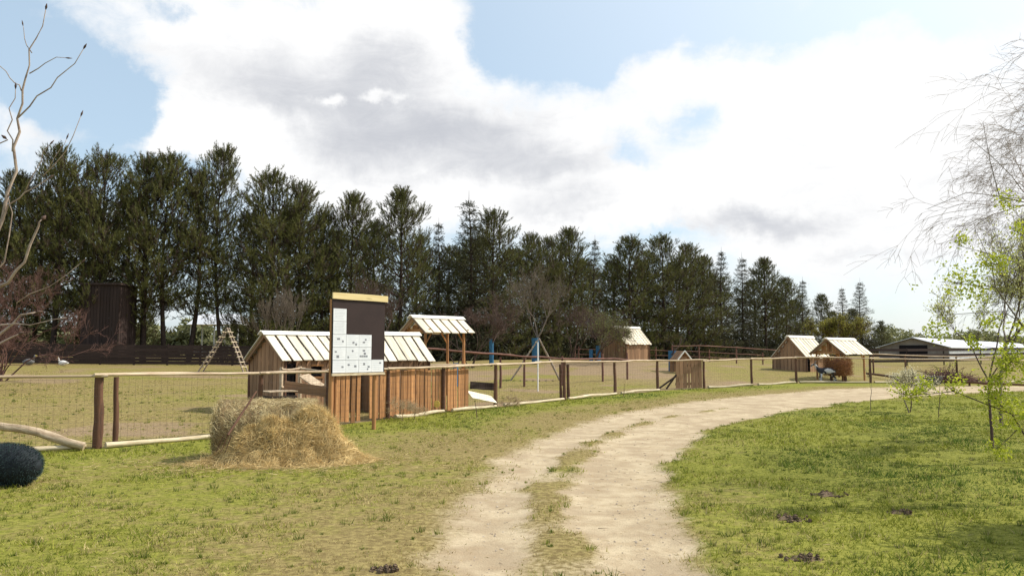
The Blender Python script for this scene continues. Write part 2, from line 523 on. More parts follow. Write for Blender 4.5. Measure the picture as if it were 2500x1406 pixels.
# the drive: its two edges, as walked on level ground
Lp = [(1030, 1406), (1062, 1260), (1140, 1165), (1225, 1108), (1310, 1066), (1400, 1034), (1500, 1008), (1640, 985), (1800, 969), (1960, 958), (2130, 951), (2320, 946), (2500, 943)]
Rp = [(1745, 1406), (1690, 1300), (1648, 1205), (1635, 1130), (1668, 1090), (1735, 1052), (1830, 1024), (1935, 1002), (2060, 984), (2180, 972), (2350, 962), (2500, 956)]
LE = [(lambda p: (p.x, p.y))(gp(*q)) for q in Lp]; RE = [(lambda p: (p.x, p.y))(gp(*q)) for q in Rp]
LE = [(-.2, -25), (-.4, 0), (-.5, 4)] + LE + [(45, 43)]
RE = [(2.3, -25), (1.9, 0), (1.65, 4)] + RE + [(48, 38)]
ROAD = LE + RE[::-1]
Mp = [(1400, 1406), (1345, 1290), (1325, 1200), (1375, 1135), (1440, 1085), (1530, 1045), (1640, 1016), (1800, 992)]
ME = [(.4, -25), (.5, 2)] + [(lambda p: (p.x, p.y))(gp(*q)) for q in Mp]

def road_mask(X, Y):
    d, _ = seg_dist(X, Y, ROAD, True)
    sd = np.where(inside_poly(X, Y, ROAD), d, -d)
    lft = seg_dist(X, Y, LE)[0] < seg_dist(X, Y, RE)[0]
    base = sstep(sd + (vnoise(X, Y, .45, 3) - .5) * .6, np.where(lft, -.35, -.25), np.where(lft, .65, .30))
    dm, _ = seg_dist(X, Y, ME)
    wid = np.interp(Y, [3, 6, 9, 12, 15, 19, 24], [.44, .40, .27, .26, .20, .12, .02])
    mid = sstep(wid + (vnoise(X + 9, Y, .5, 3) - .5) * .55 - dm, -.10, .14)
    return base * (1 - (.5 + .5 * sstep(vnoise(X + 4, Y + 2, .9, 2), .35, .6)) * .85 * mid)

def green_mask(X, Y):
    d, s = seg_dist(X, Y, FLINE); pad = s > 0
    rd, rs = seg_dist(X, Y, RE); rightside = (rs < 0)
    n = vnoise(X, Y, 2.2, 3)
    ld, _ = seg_dist(X, Y, LE)
    g_right = .50 + .65 * (n - .4) + .30 * sstep(rd, .2, 2.0) - .35 * sstep(Y, 22, 34) * 0
    strip = np.exp(-(d / 1.6) ** 2)
    g_left = .10 + .60 * (n - .45) + .50 * strip + .28 * sstep(ld, .4, 3)
    g_pad = .22 + .5 * (n - .5)
    g = np.where(pad, g_pad, np.where(rightside, g_right, g_left))
    return np.clip(g, 0, 1)

def soil_mask(X, Y):
    d, s = seg_dist(X, Y, FLINE); pad = s > 0
    n = vnoise(X + 33, Y + 12, 2.8, 3)
    m = np.where(pad, sstep(n, .5, .72) * .7 + .45 * np.exp(-(d / 1.2) ** 2), sstep(n, .68, .8) * .12)
    m = m + .55 * np.exp(-(((X - 6.5) / 5) ** 2 + ((Y - 37) / 5) ** 2)) + .6 * np.exp(-(((X - 7) / 5) ** 2 + ((Y - 45) / 3) ** 2))
    return np.clip(m, 0, 1)

def axis(lo, hi, a, b, step, k=1.22):
    mid = list(np.arange(a, b + 1e-6, step)); out = []
    s = step; x = b
    while x < hi: s *= k; x += s; out.append(min(x, hi))
    s = step; x = a; low = []
    while x > lo: s *= k; x -= s; low.append(max(x, lo))
    return np.array(low[::-1] + mid + out)

def build_ground():
    xs = axis(-2500, 2500, -17, 23, .16); ys = axis(-400, 3500, 3, 40, .16)
    GX, GY = np.meshgrid(xs, ys); X = GX.ravel(); Y = GY.ravel()
    rm = road_mask(X, Y); gm = green_mask(X, Y); sm = soil_mask(X, Y)
    Z = height(X, Y) - .045 * rm * (np.abs(Y) < 60)
    V = np.stack([X, Y, Z], 1); C = np.stack([rm, gm, sm], 1)
    nx, ny = len(xs), len(ys)
    i, j = np.meshgrid(np.arange(nx - 1), np.arange(ny - 1)); q = (j * nx + i).ravel()
    F = np.stack([q, q + 1, q + nx + 1, q + nx], 1)
    fr = rm[F].mean(1) > .5
    for name, sel in (('ground', ~fr), ('gravel_drive', fr)):
        FF = F[sel]; used = np.unique(FF); mp = np.zeros(len(V), int); mp[used] = np.arange(len(used))
        me = mesh_np(name, V[used], mp[FF], 4, C[used], smooth=True)
        o = put(name, me, M['ground'])
        o['kind'] = 'structure'

def ground_material():
    m, t, b, _ = new_mat('ground_cover', .95, .08)
    tc = t.n('ShaderNodeTexCoord'); P = tc.outputs['Object']
    a = t.n('ShaderNodeAttribute', attribute_name='Col'); s = t.n('ShaderNodeSeparateColor'); t.link(a.outputs['Color'], s.inputs[0])
    n1 = t.noise(P, 1.3, 6, .65); n2 = t.noise(P, 14, 5, .7); n3 = t.noise(P, 70, 3, .7); n4 = t.noise(P, 4.0, 5, .65)
    green = t.mix(t.smooth(n2, .35, .65), c4(.125, .135, .019), c4(.25, .245, .046))
    dry = t.mix(t.smooth(n2, .33, .67), c4(.15, .11, .045), c4(.30, .24, .095))
    gf = t.math('ADD', s.outputs[1], t.math('MULTIPLY', t.math('SUBTRACT', n4, .5), 1.1))
    gf = t.math('ADD', gf, t.math('MULTIPLY', t.math('SUBTRACT', n3, .5), .5))
    turf = t.mix(t.smooth(gf, .12, .62), dry, green)
    soil = t.mix(t.smooth(n2, .35, .65), c4(.20, .14, .08), c4(.30, .22, .13))
    turf = t.mix(t.smooth(t.math('ADD', s.outputs[2], t.math('MULTIPLY', t.math('SUBTRACT', n4, .5), .8)), .3, .8), turf, soil)
    grav = t.mix(t.smooth(n1, .38, .62), c4(.37, .29, .19), c4(.50, .41, .275))
    grav = t.mix(t.smooth(n4, .42, .66, 0, .55), grav, c4(.33, .245, .15))
    grav = t.mix(t.smooth(n3, .56, .70, 0, .75), grav, c4(.17, .125, .08))
    vor = t.n('ShaderNodeTexVoronoi'); t.link(P, vor.inputs['Vector']); vor.inputs['Scale'].default_value = 26
    grav = t.mix(t.smooth(vor.outputs['Distance'], .10, .0, 0, .55), grav, c4(.16, .12, .09))
    rf = t.math('ADD', s.outputs[0], t.math('MULTIPLY', t.math('SUBTRACT', n2, .5), .9))
    rf = t.math('ADD', rf, t.math('MULTIPLY', t.math('SUBTRACT', n4, .5), .5))
    col = t.mix(t.smooth(rf, .18, .80), turf, grav)
    t.link(col, b.inputs['Base Color'])
    h = t.math('ADD', t.math('MULTIPLY', n2, .6), t.math('MULTIPLY', n3, .4))
    bump(t, b, h, .8, .02)
    return m
M['ground'] = ground_material()
build_ground()

# ------------------------------------------------------------------ grass (nobody could count it)
def grass():
    N = 520000
    Y = 4.2 + 30 * rng.random(N) ** 1.15
    X = (rng.random(N) * 2 - 1) * (.70 * Y + 2.2)
    keep = rng.random(N) < (.25 + .75 * vnoise(X, Y, .35, 2) * 1.3)
    rm = road_mask(X, Y); keep &= rng.random(N) > rm * 1.03 + .0
    d, s = seg_dist(X, Y, FLINE); pad = s > 0
    sm = soil_mask(X, Y); keep &= rng.random(N) > sm * .8
    X, Y, rm, pad = X[keep], Y[keep], rm[keep], pad[keep]; n = len(X)
    g = green_mask(X, Y); fine = vnoise(X, Y, .25, 2)
    tall = np.clip(vnoise(X + 3, Y + 8, .8, 3) * 1.5 - .2, .25, 1.3) * (.6 + .9 * sstep(vnoise(X + 30, Y + 40, .22, 2), .45, .8))
    P = np.stack([X, Y, height(X, Y) - .045 * rm - .004], 1)
    th = rng.random(n) * 2 * np.pi; lean = .35 + .9 * rng.random(n)
    Dr = np.stack([np.cos(th) * lean, np.sin(th) * lean, np.ones(n)], 1); Dr /= np.linalg.norm(Dr, axis=1, keepdims=True)
    L = (.034 + .055 * rng.random(n)) * tall * np.where(g > .5, 1.25, .85) * np.where(pad, .7, 1)
    W = (.0035 + .004 * rng.random(n)) * (1 + Y / 11)
    V, F = tris(P, Dr, L, W)
    isg = rng.random(n) < np.clip(g * 1.35 + (fine - .5) * .9, .06, .95)
    k = rng.random((n, 1))
    deep = sstep(vnoise(X + 60, Y + 20, 1.7, 3), .46, .66)[:, None] * sstep(g, .3, .6)[:, None]
    cg = (1 - k) * np.array([[.13, .155, .012]]) + k * np.array([[.37, .375, .06]])
    cd = (1 - k) * np.array([[.24, .18, .065]]) + k * np.array([[.58, .48, .22]])
    cg = cg * (1 - deep) + deep * ((1 - k) * np.array([[.045, .085, .012]]) + k * np.array([[.17, .24, .04]]))
    c = np.where(isg[:, None], cg, cd)
    C = np.repeat(c, 3, 0)
    # coarser tussocks that stand out of the sward
    m = 7000; ty_ = 4.4 + 22 * rng.random(m) ** 1.3; tx = (rng.random(m) * 2 - 1) * (.7 * ty_ + 1.5)
    gk = green_mask(tx, ty_); rk = road_mask(tx, ty_); kk = (rng.random(m) < .15 + gk) & (rng.random(m) > rk * 1.05); tx, ty_ = tx[kk], ty_[kk]; m = len(tx); nb = 20
    sz = (.35 + .75 * rng.random(m) ** 2.5); bx = np.repeat(tx, nb) + rng.normal(size=m * nb) * .028 * np.repeat(sz, nb); by = np.repeat(ty_, nb) + rng.normal(size=m * nb) * .028 * np.repeat(sz, nb)
    P2 = np.stack([bx, by, height(bx, by) - .006], 1); d2 = np.stack([(bx - np.repeat(tx, nb)) * 9, (by - np.repeat(ty_, nb)) * 9, np.full(m * nb, .8)], 1) + rng.normal(size=(m * nb, 3)) * .22
    d2 /= np.linalg.norm(d2, axis=1, keepdims=True)
    V2, F2 = tris(P2, d2, (.05 + .05 * rng.random(m * nb)) * np.repeat(sz, nb), .0055 * (1 + by / 14))
    tone = np.repeat(rng.random(m), nb)[:, None]; k2 = rng.random((m * nb, 1))
    c2 = (1 - tone) * np.array([[.08, .115, .015]]) + tone * np.array([[.25, .26, .05]]); c2 = np.where(k2 < .16, np.array([[.42, .35, .16]]), c2 * (.7 + .8 * k2))
    F2 = F2 + len(V); V = np.concatenate([V, V2]); F = np.concatenate([F, F2]); C = np.concatenate([C, np.repeat(c2, 3, 0)])
    me = mesh_np('grass', V, F, 3, C)
    tag(put('grass', me, M['grass']), 'short patchy green and straw coloured grass over the lawn', 'grass', kind='stuff')
grass()

def litter():
    N = 9000
    Y = 4.5 + 20 * rng.random(N) ** 1.2; X = (rng.random(N) * 2 - 1) * (.7 * Y + 1)
    rm = road_mask(X, Y); k = rng.random(N) < (.12 + .5 * rm * vnoise(X, Y, .6, 2)); X, Y, rm = X[k], Y[k], rm[k]; n = len(X)
    P = np.stack([X, Y, height(X, Y) - .045 * rm + .004], 1); d = rng.normal(size=(n, 3)); d[:, 2] = np.abs(d[:, 2]) * .08; d /= np.linalg.norm(d, axis=1, keepdims=True)
    V, F = tris(P, d, .03 + .08 * rng.random(n), .006); q = rng.random((n, 1)); c = np.where(q < .35, np.array([[.10, .07, .04]]), np.array([[.48, .38, .20]]) * (.6 + .5 * q))
    tag(put('litter', mesh_np('litter', V, F, 3, np.repeat(c, 3, 0)), M['straw']), 'dry stalks and bits lying on the drive and lawn', 'litter', kind='stuff')
litter()

def pebbles():
    N = 16000
    Y = 4.5 + 22 * rng.random(N) ** 1.3; X = (rng.random(N) * 2 - 1) * (.7 * Y + 1)
    rm = road_mask(X, Y); k = rng.random(N) < rm; X, Y = X[k], Y[k]; n = len(X)
    s = .004 + .012 * rng.random(n) ** 3
    oc = np.array([[1, 0, 0], [0, 1, 0], [-1, 0, 0], [0, -1, 0], [0, 0, .7], [0, 0, -.5]])
    V = oc[None] * s[:, None, None] * (.7 + .6 * rng.random((n, 6, 1))) + np.stack([X, Y, height(X, Y) - .042], 1)[:, None]
    f = np.array([[0, 1, 4], [1, 2, 4], [2, 3, 4], [3, 0, 4]])
    F = (np.arange(n) * 6)[:, None, None] + f[None]
    me = mesh_np('gravel', V.reshape(-1, 3), F.reshape(-1, 3), 3)
    tag(put('gravel', me, M['stone']), 'small loose stones scattered over the sandy drive', 'gravel', kind='stuff')
pebbles()

# ------------------------------------------------------------------ trees
def rot_about(v, axis, ang): return Quaternion(axis, ang) @ v

def pine_mesh(seed, H=11.0, rad=1.9, cs=.22, dens=1.0, kind='pine'):
    r = np.random.default_rng(seed)
    segP0, segP1, segR0, segR1 = [], [], [], []
    lean = r.normal(size=2) * .15
    def tr(z): return np.array([lean[0] * math.sin(z / H * 2.5), lean[1] * math.sin(z / H * 3), z])
    r0 = .012 * H + .02
    nz = 12
    for i in range(nz):
        a, b_ = i / nz * H * .97, (i + 1) / nz * H * .97
        segP0.append(tr(a)); segP1.append(tr(b_)); segR0.append(r0 * (1 - a / H) + .012); segR1.append(r0 * (1 - b_ / H) + .012)
    TP, TD, TS = [], [], []
    z = cs * H
    phase = r.random() * 6
    while z < H * .985:
        f = (z - cs * H) / (H - cs * H)
        if kind == 'pine':
            prof = min(1, (1 - f) * 1.75) ** .75 * min(1, .55 + f * 2.2) + .07
            if cs < .1: prof = max(prof, .85 * (1 - f))
            nb = 5
            rise = R((6 if cs > .1 else -8) + 40 * f)
        else:
            prof = (1 - f) ** .95 + .02
            nb = 6 if f < .6 else 5; rise = R(-14 + 38 * f)
        for k in range(nb):
            if r.random() < (.16 if kind == 'pine' else .04): continue
            th = phase + 2 * math.pi * k / nb + r.normal() * .25
            L = rad * prof * (r.uniform(.55, 1.3) if kind == 'pine' else r.uniform(.62, 1.22))
            if L < .12: L = .12 if kind == 'pine' else .16
            ns = max(3, int(L / .3)); p = tr(z); up = rise + r.normal() * .12
            d = np.array([math.cos(th) * math.cos(up), math.sin(th) * math.cos(up), math.sin(up)])
            for s in range(ns):
                q = p + d * L / ns
                segP0.append(p); segP1.append(q); rr = .028 * (1 - s / ns) * (L / rad + .3); segR0.append(rr + .004); segR1.append(rr * .75 + .003)
                t_ = (s + 1) / ns
                start = .28 if kind == 'pine' else .12
                if t_ > start:
                    m_ = int((3.9 if kind == 'pine' else 6.5 * (1 - .30 * f)) * dens * (.5 + t_) + r.random())
                    for _ in range(m_):
                        side = r.normal(size=3); side[2] *= .55; side -= d * side.dot(d)
                        off = side * (.27 if kind == 'pine' else .17) * (1.2 - .3 * t_)
                        tp = p + (q - p) * r.random() + off
                        if kind == 'pine':
                            td = d * .45 + np.array([0, 0, .85]) + side * .45
                        else:
                            td = d * .9 + side * .5 + np.array([0, 0, -.1])
                        TP.append(tp); TD.append(td / np.linalg.norm(td)); TS.append(1.0)
                        if _ % 3 == 0:
                            segP0.append(p + (q - p) * .5); segP1.append(tp); segR0.append(.006); segR1.append(.004)
                d = d + np.array([0, 0, (.07 if kind == 'pine' else .05)]) + r.normal(size=3) * .07; d /= np.linalg.norm(d)
                p = q
            for _ in range(3):
                td = d * .6 + np.array([0, 0, .7 if kind == 'pine' else .1]) + r.normal(size=3) * .2
                TP.append(p + r.normal(size=3) * .05); TD.append(td / np.linalg.norm(td)); TS.append(1.25)
        z += ((.36 if kind == 'pine' else .30) + .12 * r.random()) * ((1 if f < .7 else .8) if kind == 'pine' else (.95 + .75 * f * f)); phase += 1.1
    if kind == 'pine':                       # upright leading shoots that break the outline
        for q in range(9):
            f = r.uniform(.62, .93); th = r.random() * 6.28; rr = rad * .62 * (1 - f ** 2.2) ** .7 * r.uniform(.35, 1.1)
            b0 = tr(H * (cs + (1 - cs) * f)) + np.array([math.cos(th) * rr, math.sin(th) * rr, .1]); hh_ = r.uniform(.7, 1.4)
            segP0.append(b0 - np.array([0, 0, .4])); segP1.append(b0 + np.array([0, 0, hh_])); segR0.append(.022); segR1.append(.008)
            for u in range(int(hh_ / .17)):
                for _ in range(2):
                    td = np.array([r.normal() * .4, r.normal() * .4, 1.]); TP.append(b0 + np.array([r.normal() * .07 * (1.4 - u * .09), r.normal() * .07, u * .17])); TD.append(td / np.linalg.norm(td)); TS.append(1.1)
    top = tr(H * .97)
    for _ in range(4 if kind == 'pine' else 2):
        TP.append(top + np.array([0, 0, -.1 * _])); TD.append(np.array([r.normal() * .1, r.normal() * .1, 1.])); TS.append(1.6)
    if kind == 'pine':
        for q in range(5): TP.append(top + np.array([r.normal() * .06, r.normal() * .06, .18 * q - .3])); TD.append(np.array([r.normal() * .2, r.normal() * .2, 1.])); TS.append(1.2)
    if kind != 'pine':
        segP0.append(tr(H * .95)); segP1.append(tr(H * .95) + np.array([0, 0, .10 * H])); segR0.append(.022); segR1.append(.006)
    TP = np.array(TP); TD = np.array(TD); TS = np.array(TS)
    nn = 26 if kind == 'pine' else 11
    n = len(TP) * nn
    P = np.repeat(TP, nn, 0); Dd = np.repeat(TD, nn, 0); S = np.repeat(TS, nn)
    along = r.random(n)
    P = P + Dd * (along * (.36 if kind == 'pine' else .18) * S)[:, None]
    nd = Dd * (.85 if kind == 'pine' else .5) + r.normal(size=(n, 3)) * (.42 if kind == 'pine' else .55); nd /= np.linalg.norm(nd, axis=1, keepdims=True)
    L = (.10 + .07 * r.random(n)) * (1 if kind == 'pine' else .66)
    V, F = tris(P, nd, L, .023)
    tone = np.repeat(np.clip(r.normal(.5, .22, len(TP)), 0, 1), nn)[:, None]
    clump = vnoise(P[:, 0] * 3 + P[:, 2], P[:, 1] * 3 + P[:, 2] * 1.7, 1.6, 2)[:, None]
    tone = np.clip(tone * .6 + clump * .6 - .1, 0, 1)
    if kind == 'pine':
        c = (1 - tone) * np.array([[.040, .044, .017]]) + tone * np.array([[.215, .215, .068]])
        dead = np.repeat(r.random(len(TP)) < .16, nn)[:, None]
        c = np.where(dead, np.array([[.11, .080, .060]]), c)
    else: c = (1 - tone) * np.array([[.032, .034, .020]]) + tone * np.array([[.115, .115, .050]])
    crown = mesh_np('crown', V, F, 3, np.repeat(c, 3, 0))
    V, F = prisms(segP0, segP1, np.array(segR0), np.array(segR1), 4)
    trunk = mesh_np('trunk', V, F, 4)
    return crown, trunk

PINES = [pine_mesh(11, 11.0, 2.5, .19, 1.0), pine_mesh(12, 11.0, 2.9, .17, 1.05), pine_mesh(13, 11.0, 2.3, .26, .95),
         pine_mesh(14, 11.0, 2.7, .06, 1.0), pine_mesh(15, 11.0, 2.4, .03, 1.0), pine_mesh(16, 11.0, 3.0, .20, .95)]
SPRUCES = [pine_mesh(21, 11.0, 2.3, .04, 1.0, 'spruce'), pine_mesh(22, 11.0, 2.6, .03, 1.0, 'spruce')]
print('tree tris', sum(len(a.polygons) for a, _ in PINES + SPRUCES))

def conifer(x, y, H, var, kind, label, group, wide=1.0, k=0):
    src = (PINES if kind == 'pine' else SPRUCES)[var]
    t = empty('pine_tree' if kind == 'pine' else 'spruce_tree', (x, y, hz(x, y) - .05), (k * 2.399) % 6.28)
    s = H / 11.0
    t.scale = (s * wide, s * wide, s)
    put('crown', src[0], M['needle'], t); put('trunk', src[1], M['bark'], t)
    tag(t, label, 'pine tree' if kind == 'pine' else 'spruce tree', group)
    return t

ROW_D = [(-400, 42), (0, 44), (300, 46), (600, 48), (900, 51), (1138, 54), (1330, 59), (1540, 67), (1700, 74), (1868, 83), (2000, 91), (2105, 97), (2200, 104)]
def row_d(px): return float(np.interp(px, [a for a, _ in ROW_D], [b for _, b in ROW_D]))
# px, top y, pine shape, kind, width, what singles it out
ROW = [
 (-70, 470, 1, 'pine', 1.0, 'pine cut by the left edge, half hidden by bare twigs'),
 (22, 425, 2, 'pine', 1.0, 'pine behind the tall bare sapling at the left edge'),
 (130, 368, 1, 'pine', .95, 'tall broad pine left of the dark shed, ragged candle shoots on top'),
 (248, 378, 5, 'pine', .95, 'tall pine rising right above the dark shed'),
 (352, 392, 0, 'pine', 1.0, 'pine with bare lower trunk just right of the dark shed'),
 (405, 385, 2, 'pine', .95, 'slim pine with bare trunk left of the narrow crowned pine'),
 (462, 420, 2, 'pine', .9, 'lower sparse pine over the pale pavilion roof'),
 (545, 368, 2, 'pine', .82, 'tallest narrow pine with a dark bare trunk beside the pavilion'),
 (655, 418, 3, 'pine', 1.1, 'broad bushy pine standing above the left chicken hut'),
 (728, 445, 3, 'pine', 1.0, 'rounded pine left of the notice board'),
 (790, 512, 4, 'pine', .9, 'low pine filling the dip behind the notice board'),
 (862, 478, 0, 'pine', .95, 'pointed pine straight above the notice board'),
 (975, 468, 0, 'pine', 1.0, 'tall dark pine between the notice board and the open shelter'),
 (1068, 530, 0, 'spruce', .85, 'small spruce left of the tallest spruce'),
 (1138, 470, 1, 'spruce', 1.0, 'tallest spruce with a thin spire and drooping arms'),
 (1208, 510, 3, 'pine', .9, 'green topped pine right of the tallest spruce'),
 (1300, 568, 4, 'pine', .85, 'pine directly behind the big bare fruit tree'),
 (1340, 575, 3, 'pine', .8, 'dark pine just right behind the big bare fruit tree'),
 (1388, 560, 0, 'pine', .9, 'pine with two peaks between the two bare fruit trees'),
 (1456, 572, 0, 'spruce', .8, 'slim dark spruce above the low round fruit tree'),
 (1538, 574, 4, 'pine', 1.1, 'bushy pine above the lattice roofed hut'),
 (1615, 572, 3, 'pine', 1.0, 'pine just right of the one above the lattice roofed hut'),
 (1680, 592, 3, 'pine', 1.0, 'flat topped pine behind the long far rail'),
 (1722, 620, 4, 'pine', .9, 'lower pine in the dip before the paired thin spires'),
 (1766, 600, 0, 'spruce', .9, 'first spruce of the pair with thin spires'),
 (1812, 612, 1, 'spruce', .9, 'second spruce of the pair with thin spires'),
 (1868, 630, 0, 'pine', .9, 'round topped pine above the steep brown hut'),
 (1915, 672, 4, 'pine', 1.0, 'low pine right above the steep brown hut roof'),
 (1963, 668, 1, 'spruce', .9, 'small spruce between the two right hand roofs'),
 (2008, 712, 4, 'pine', .9, 'short pine behind the yellow green bush'),
 (2058, 690, 0, 'spruce', .9, 'spruce rising behind the hay shelter roof'),
 (2106, 672, 1, 'spruce', 1.0, 'last tall dark spruce at the right end of the tree row'),
 (2150, 775, 3, 'pine', .9, 'lowest bushy pine at the end of the row beside the long barn'),
]
for k, (px, ty, var, kind, wide, lab) in enumerate(ROW):
    d = row_d(px); x, y = XY(px, d); top = at(px, ty + (9 if kind == 'pine' else 14), d).z
    conifer(x, y, top - hz(x, y), var, kind, lab, 'conifers in the row behind the paddock', wide * (1.12 if k < 14 else 1.34) * (.95 if kind == 'spruce' else 1), k)
BACK = [(-20, 480), (80, 455), (190, 450), (300, 470), (610, 500), (700, 500), (820, 540), (915, 520), (1020, 560), (1100, 580), (1170, 560), (1250, 590), (1360, 615), (1425, 610),
        (1500, 620), (1575, 610), (1650, 625), (1745, 650), (1840, 660), (1890, 690), (1940, 710), (2030, 735), (2080, 730)]
BL = ['left of the broad pine at the left edge', 'between the left edge saplings and the dark shed', 'showing over the dark shed from behind', 'between the shed and its right hand neighbour',
      'right of the narrowest tall pine', 'left of the notice board, behind two bushy pines', 'just left above the notice board', 'right above the notice board top', 'left of the small spruce',
      'between the small spruce and the tallest one', 'behind the tallest spruce', 'right of the tallest spruce, low', 'behind the crown of the big bare fruit tree', 'above the gap between the bare fruit trees',
      'right behind the slim dark spruce', 'above the roof with crossing laths', 'at the start of the long far rail', 'left of the paired spires', 'right of the paired spires', 'above the steep brown hut, far back',
      'over the peak of the steep brown hut', 'above the hay shelter, far back', 'left of the last tall spruce']
for k, (px, ty) in enumerate(BACK):
    d = row_d(px) + 5.5 + (k % 3); x, y = XY(px, d); top = at(px, ty + 26, d).z
    conifer(x, y, top - hz(x, y), [3, 4, 1][k % 3], 'pine', 'back row pine ' + BL[k], 'pines standing behind the front row', 1.25 if k < 9 else 1.6, k + 50)

def undergrowth():
    n = 26000; px = rng.uniform(780, 2170, n); d = np.interp(px, [a for a, _ in ROW_D], [b for _, b in ROW_D]) + rng.normal(1.5, 1.6, n)
    x = (px - 1250) / 1950 * d; h = 1.9 * rng.random(n) ** 1.3 * (.5 + vnoise(x, d, 4, 2))
    P = np.stack([x, d, height(x, d) + h], 1); q = rng.normal(size=(n, 3)); q[:, 2] = np.abs(q[:, 2]) + .3; q /= np.linalg.norm(q, axis=1, keepdims=True)
    V, F = tris(P, q, .55, .10); k = rng.random((n, 1)); c = (1 - k) * np.array([[.03, .028, .020]]) + k * np.array([[.085, .085, .04]])
    tag(put('undergrowth', mesh_np('undergrowth', V, F, 3, np.repeat(c, 3, 0)), M['needle']), 'dark twiggy undergrowth along the foot of the conifer row', 'undergrowth', kind='stuff')
undergrowth()

# bare broadleaf trees and shrubs
def bare_mesh(seed, H, r0, levels=5, spread=.6, up=.15, split=3, trunk=.25, ratio=.72, wig=.12, multi=1, lean=(0, 0), droop=0.0, minr=.003, nside=4):
    r = random.Random(seed); S = []; tips = []
    def grow(p, d, L, rad, lv):
        n = 3 if lv < levels else 2
        for i in range(n):
            q = p + d * (L / n); r1 = rad * (1 - .28 / n * 1.0)
            S.append((p, q, rad, max(r1, minr * .6))); rad = max(r1, minr * .6); p = q
            d = (d + Vector((r.gauss(0, wig), r.gauss(0, wig), r.gauss(0, wig) + up * .25 - droop * max(0, lv - 2) * .12))).normalized()
            if lv >= 2 and lv < levels and r.random() < .6:
                side(p, d, L * ratio * .7, rad * .5, lv + 1)
        if lv >= levels: tips.append((p, d)); return
        for k in range(split if lv < 3 else max(2, split - 1)):
            side(p, d, L * ratio * r.uniform(.75, 1.15), rad * r.uniform(.55, .8), lv + 1)
    def side(p, d, L, rad, lv):
        if lv > levels: tips.append((p, d)); return
        a = d.orthogonal().normalized(); a = rot_about(a, d, r.uniform(0, 6.28))
        nd = (d + a * spread * r.uniform(.5, 1.5)).normalized(); nd = (nd + Vector((0, 0, up))).normalized()
        grow(p, nd, L, max(rad, minr), lv)
    for mlt in range(multi):
        d0 = Vector((lean[0] + (r.gauss(0, .35) if multi > 1 else 0), lean[1] + (r.gauss(0, .35) if multi > 1 else 0), 1)).normalized()
        grow(Vector((r.gauss(0, .05) * (multi > 1), r.gauss(0, .05) * (multi > 1), 0)), d0, H * trunk, r0, 0)
    P0 = np.array([tuple(s[0]) for s in S]); P1 = np.array([tuple(s[1]) for s in S])
    zmax = P1[:, 2].max(); P0 *= H / zmax; P1 *= H / zmax
    V, F = prisms(P0, P1, np.array([s[2] for s in S]), np.array([s[3] for s in S]), nside)
    tp = np.array([tuple(t[0]) for t in tips]) * (H / zmax); td = np.array([tuple(t[1]) for t in tips])
    return mesh_np('branches', V, F, 4), tp, td

def leaf_mesh(P, Dr, per, size, c0, c1, spread=.03):
    n = len(P) * per
    PP = np.repeat(P, per, 0) + rng.normal(size=(n, 3)) * spread
    d = np.repeat(Dr, per, 0) + rng.normal(size=(n, 3)) * .8; d /= np.linalg.norm(d, axis=1, keepdims=True)
    a = rng.normal(size=(n, 3)); s = np.cross(d, a); s /= np.linalg.norm(s, axis=1, keepdims=True)
    L = (size * (.6 + .8 * rng.random(n)))[:, None]
    V = np.stack([PP, PP + d * L * .5 + s * L * .3, PP + d * L, PP + d * L * .5 - s * L * .3], 1).reshape(-1, 3)
    F = np.arange(n * 4).reshape(-1, 4)
    k = rng.random((n, 1)); c = (1 - k) * np.array([c0]) + k * np.array([c1])
    return mesh_np('leaves', V, F, 4, np.repeat(c, 4, 0))

def bare_tree(name, px, d, H, mat, label, cat, group=None, leaves=None, wrap=None, base=None, rz=0.0, **kw):
    x, y = XY(px, d)
    if base: x, y = base
    t = empty(name, (x, y, hz(x, y) - .03), rz)
    me, tp, td = bare_mesh(H=H, **kw)
    put('branches', me, mat, t)
    if leaves:
        per, size, c0, c1, frac = leaves
        k = rng.random(len(tp)) < frac
        if k.sum(): put('leaves', leaf_mesh(tp[k], td[k], per, size, c0, c1), M['leaf'], t)
    if wrap:
        mb = MB()
        for (wx, wy, z0, z1, r) in wrap:
            mb.tube([(wx, wy, z0), (wx, wy, (z0 + z1) / 2), (wx, wy, z1)], [r * 1.05, r, r * 1.05], 10)
        mb.build('trunk_wrap', M['blue'], t, smooth=False)
    tag(t, label, cat, group)
    return t
BUDC = ([.16, .13, .05], [.30, .27, .09])
G1 = 'bare fruit trees in the paddock'
bare_tree('fruit_tree', 1307, 44, 6.2, M['twig_grey'], 'largest bare fruit tree with a blue wrapped trunk, beside the second ladder', 'fruit tree', G1,
          seed=41, r0=.10, levels=6, spread=.75, up=.18, split=3, trunk=.20, ratio=.78, wrap=[(0, 0, .1, 1.45, .2)], leaves=(1, .035, *BUDC, .6), minr=.005)
bare_tree('fruit_tree', 1452, 45, 3.4, M['twig'], 'low round bare fruit tree in front of the lattice roofed hut', 'fruit tree', G1,
          seed=43, r0=.08, levels=6, spread=.85, up=.12, split=3, trunk=.16, ratio=.80, multi=2, wrap=[(-.22, 0, .05, .75, .11), (.18, 0, .0, .95, .13)], leaves=(2, .05, [.10, .11, .04], [.22, .23, .08], .9), minr=.004)
bare_tree('fruit_tree', 1200, 43, 4.3, M['twig'], 'thin bare fruit tree with blue stem left of the second ladder', 'fruit tree', G1,
          seed=44, r0=.06, levels=6, spread=.8, up=.12, split=3, trunk=.22, ratio=.78, wrap=[(0, 0, .1, 1.5, .12)], leaves=(1, .035, *BUDC, .3), minr=.004)
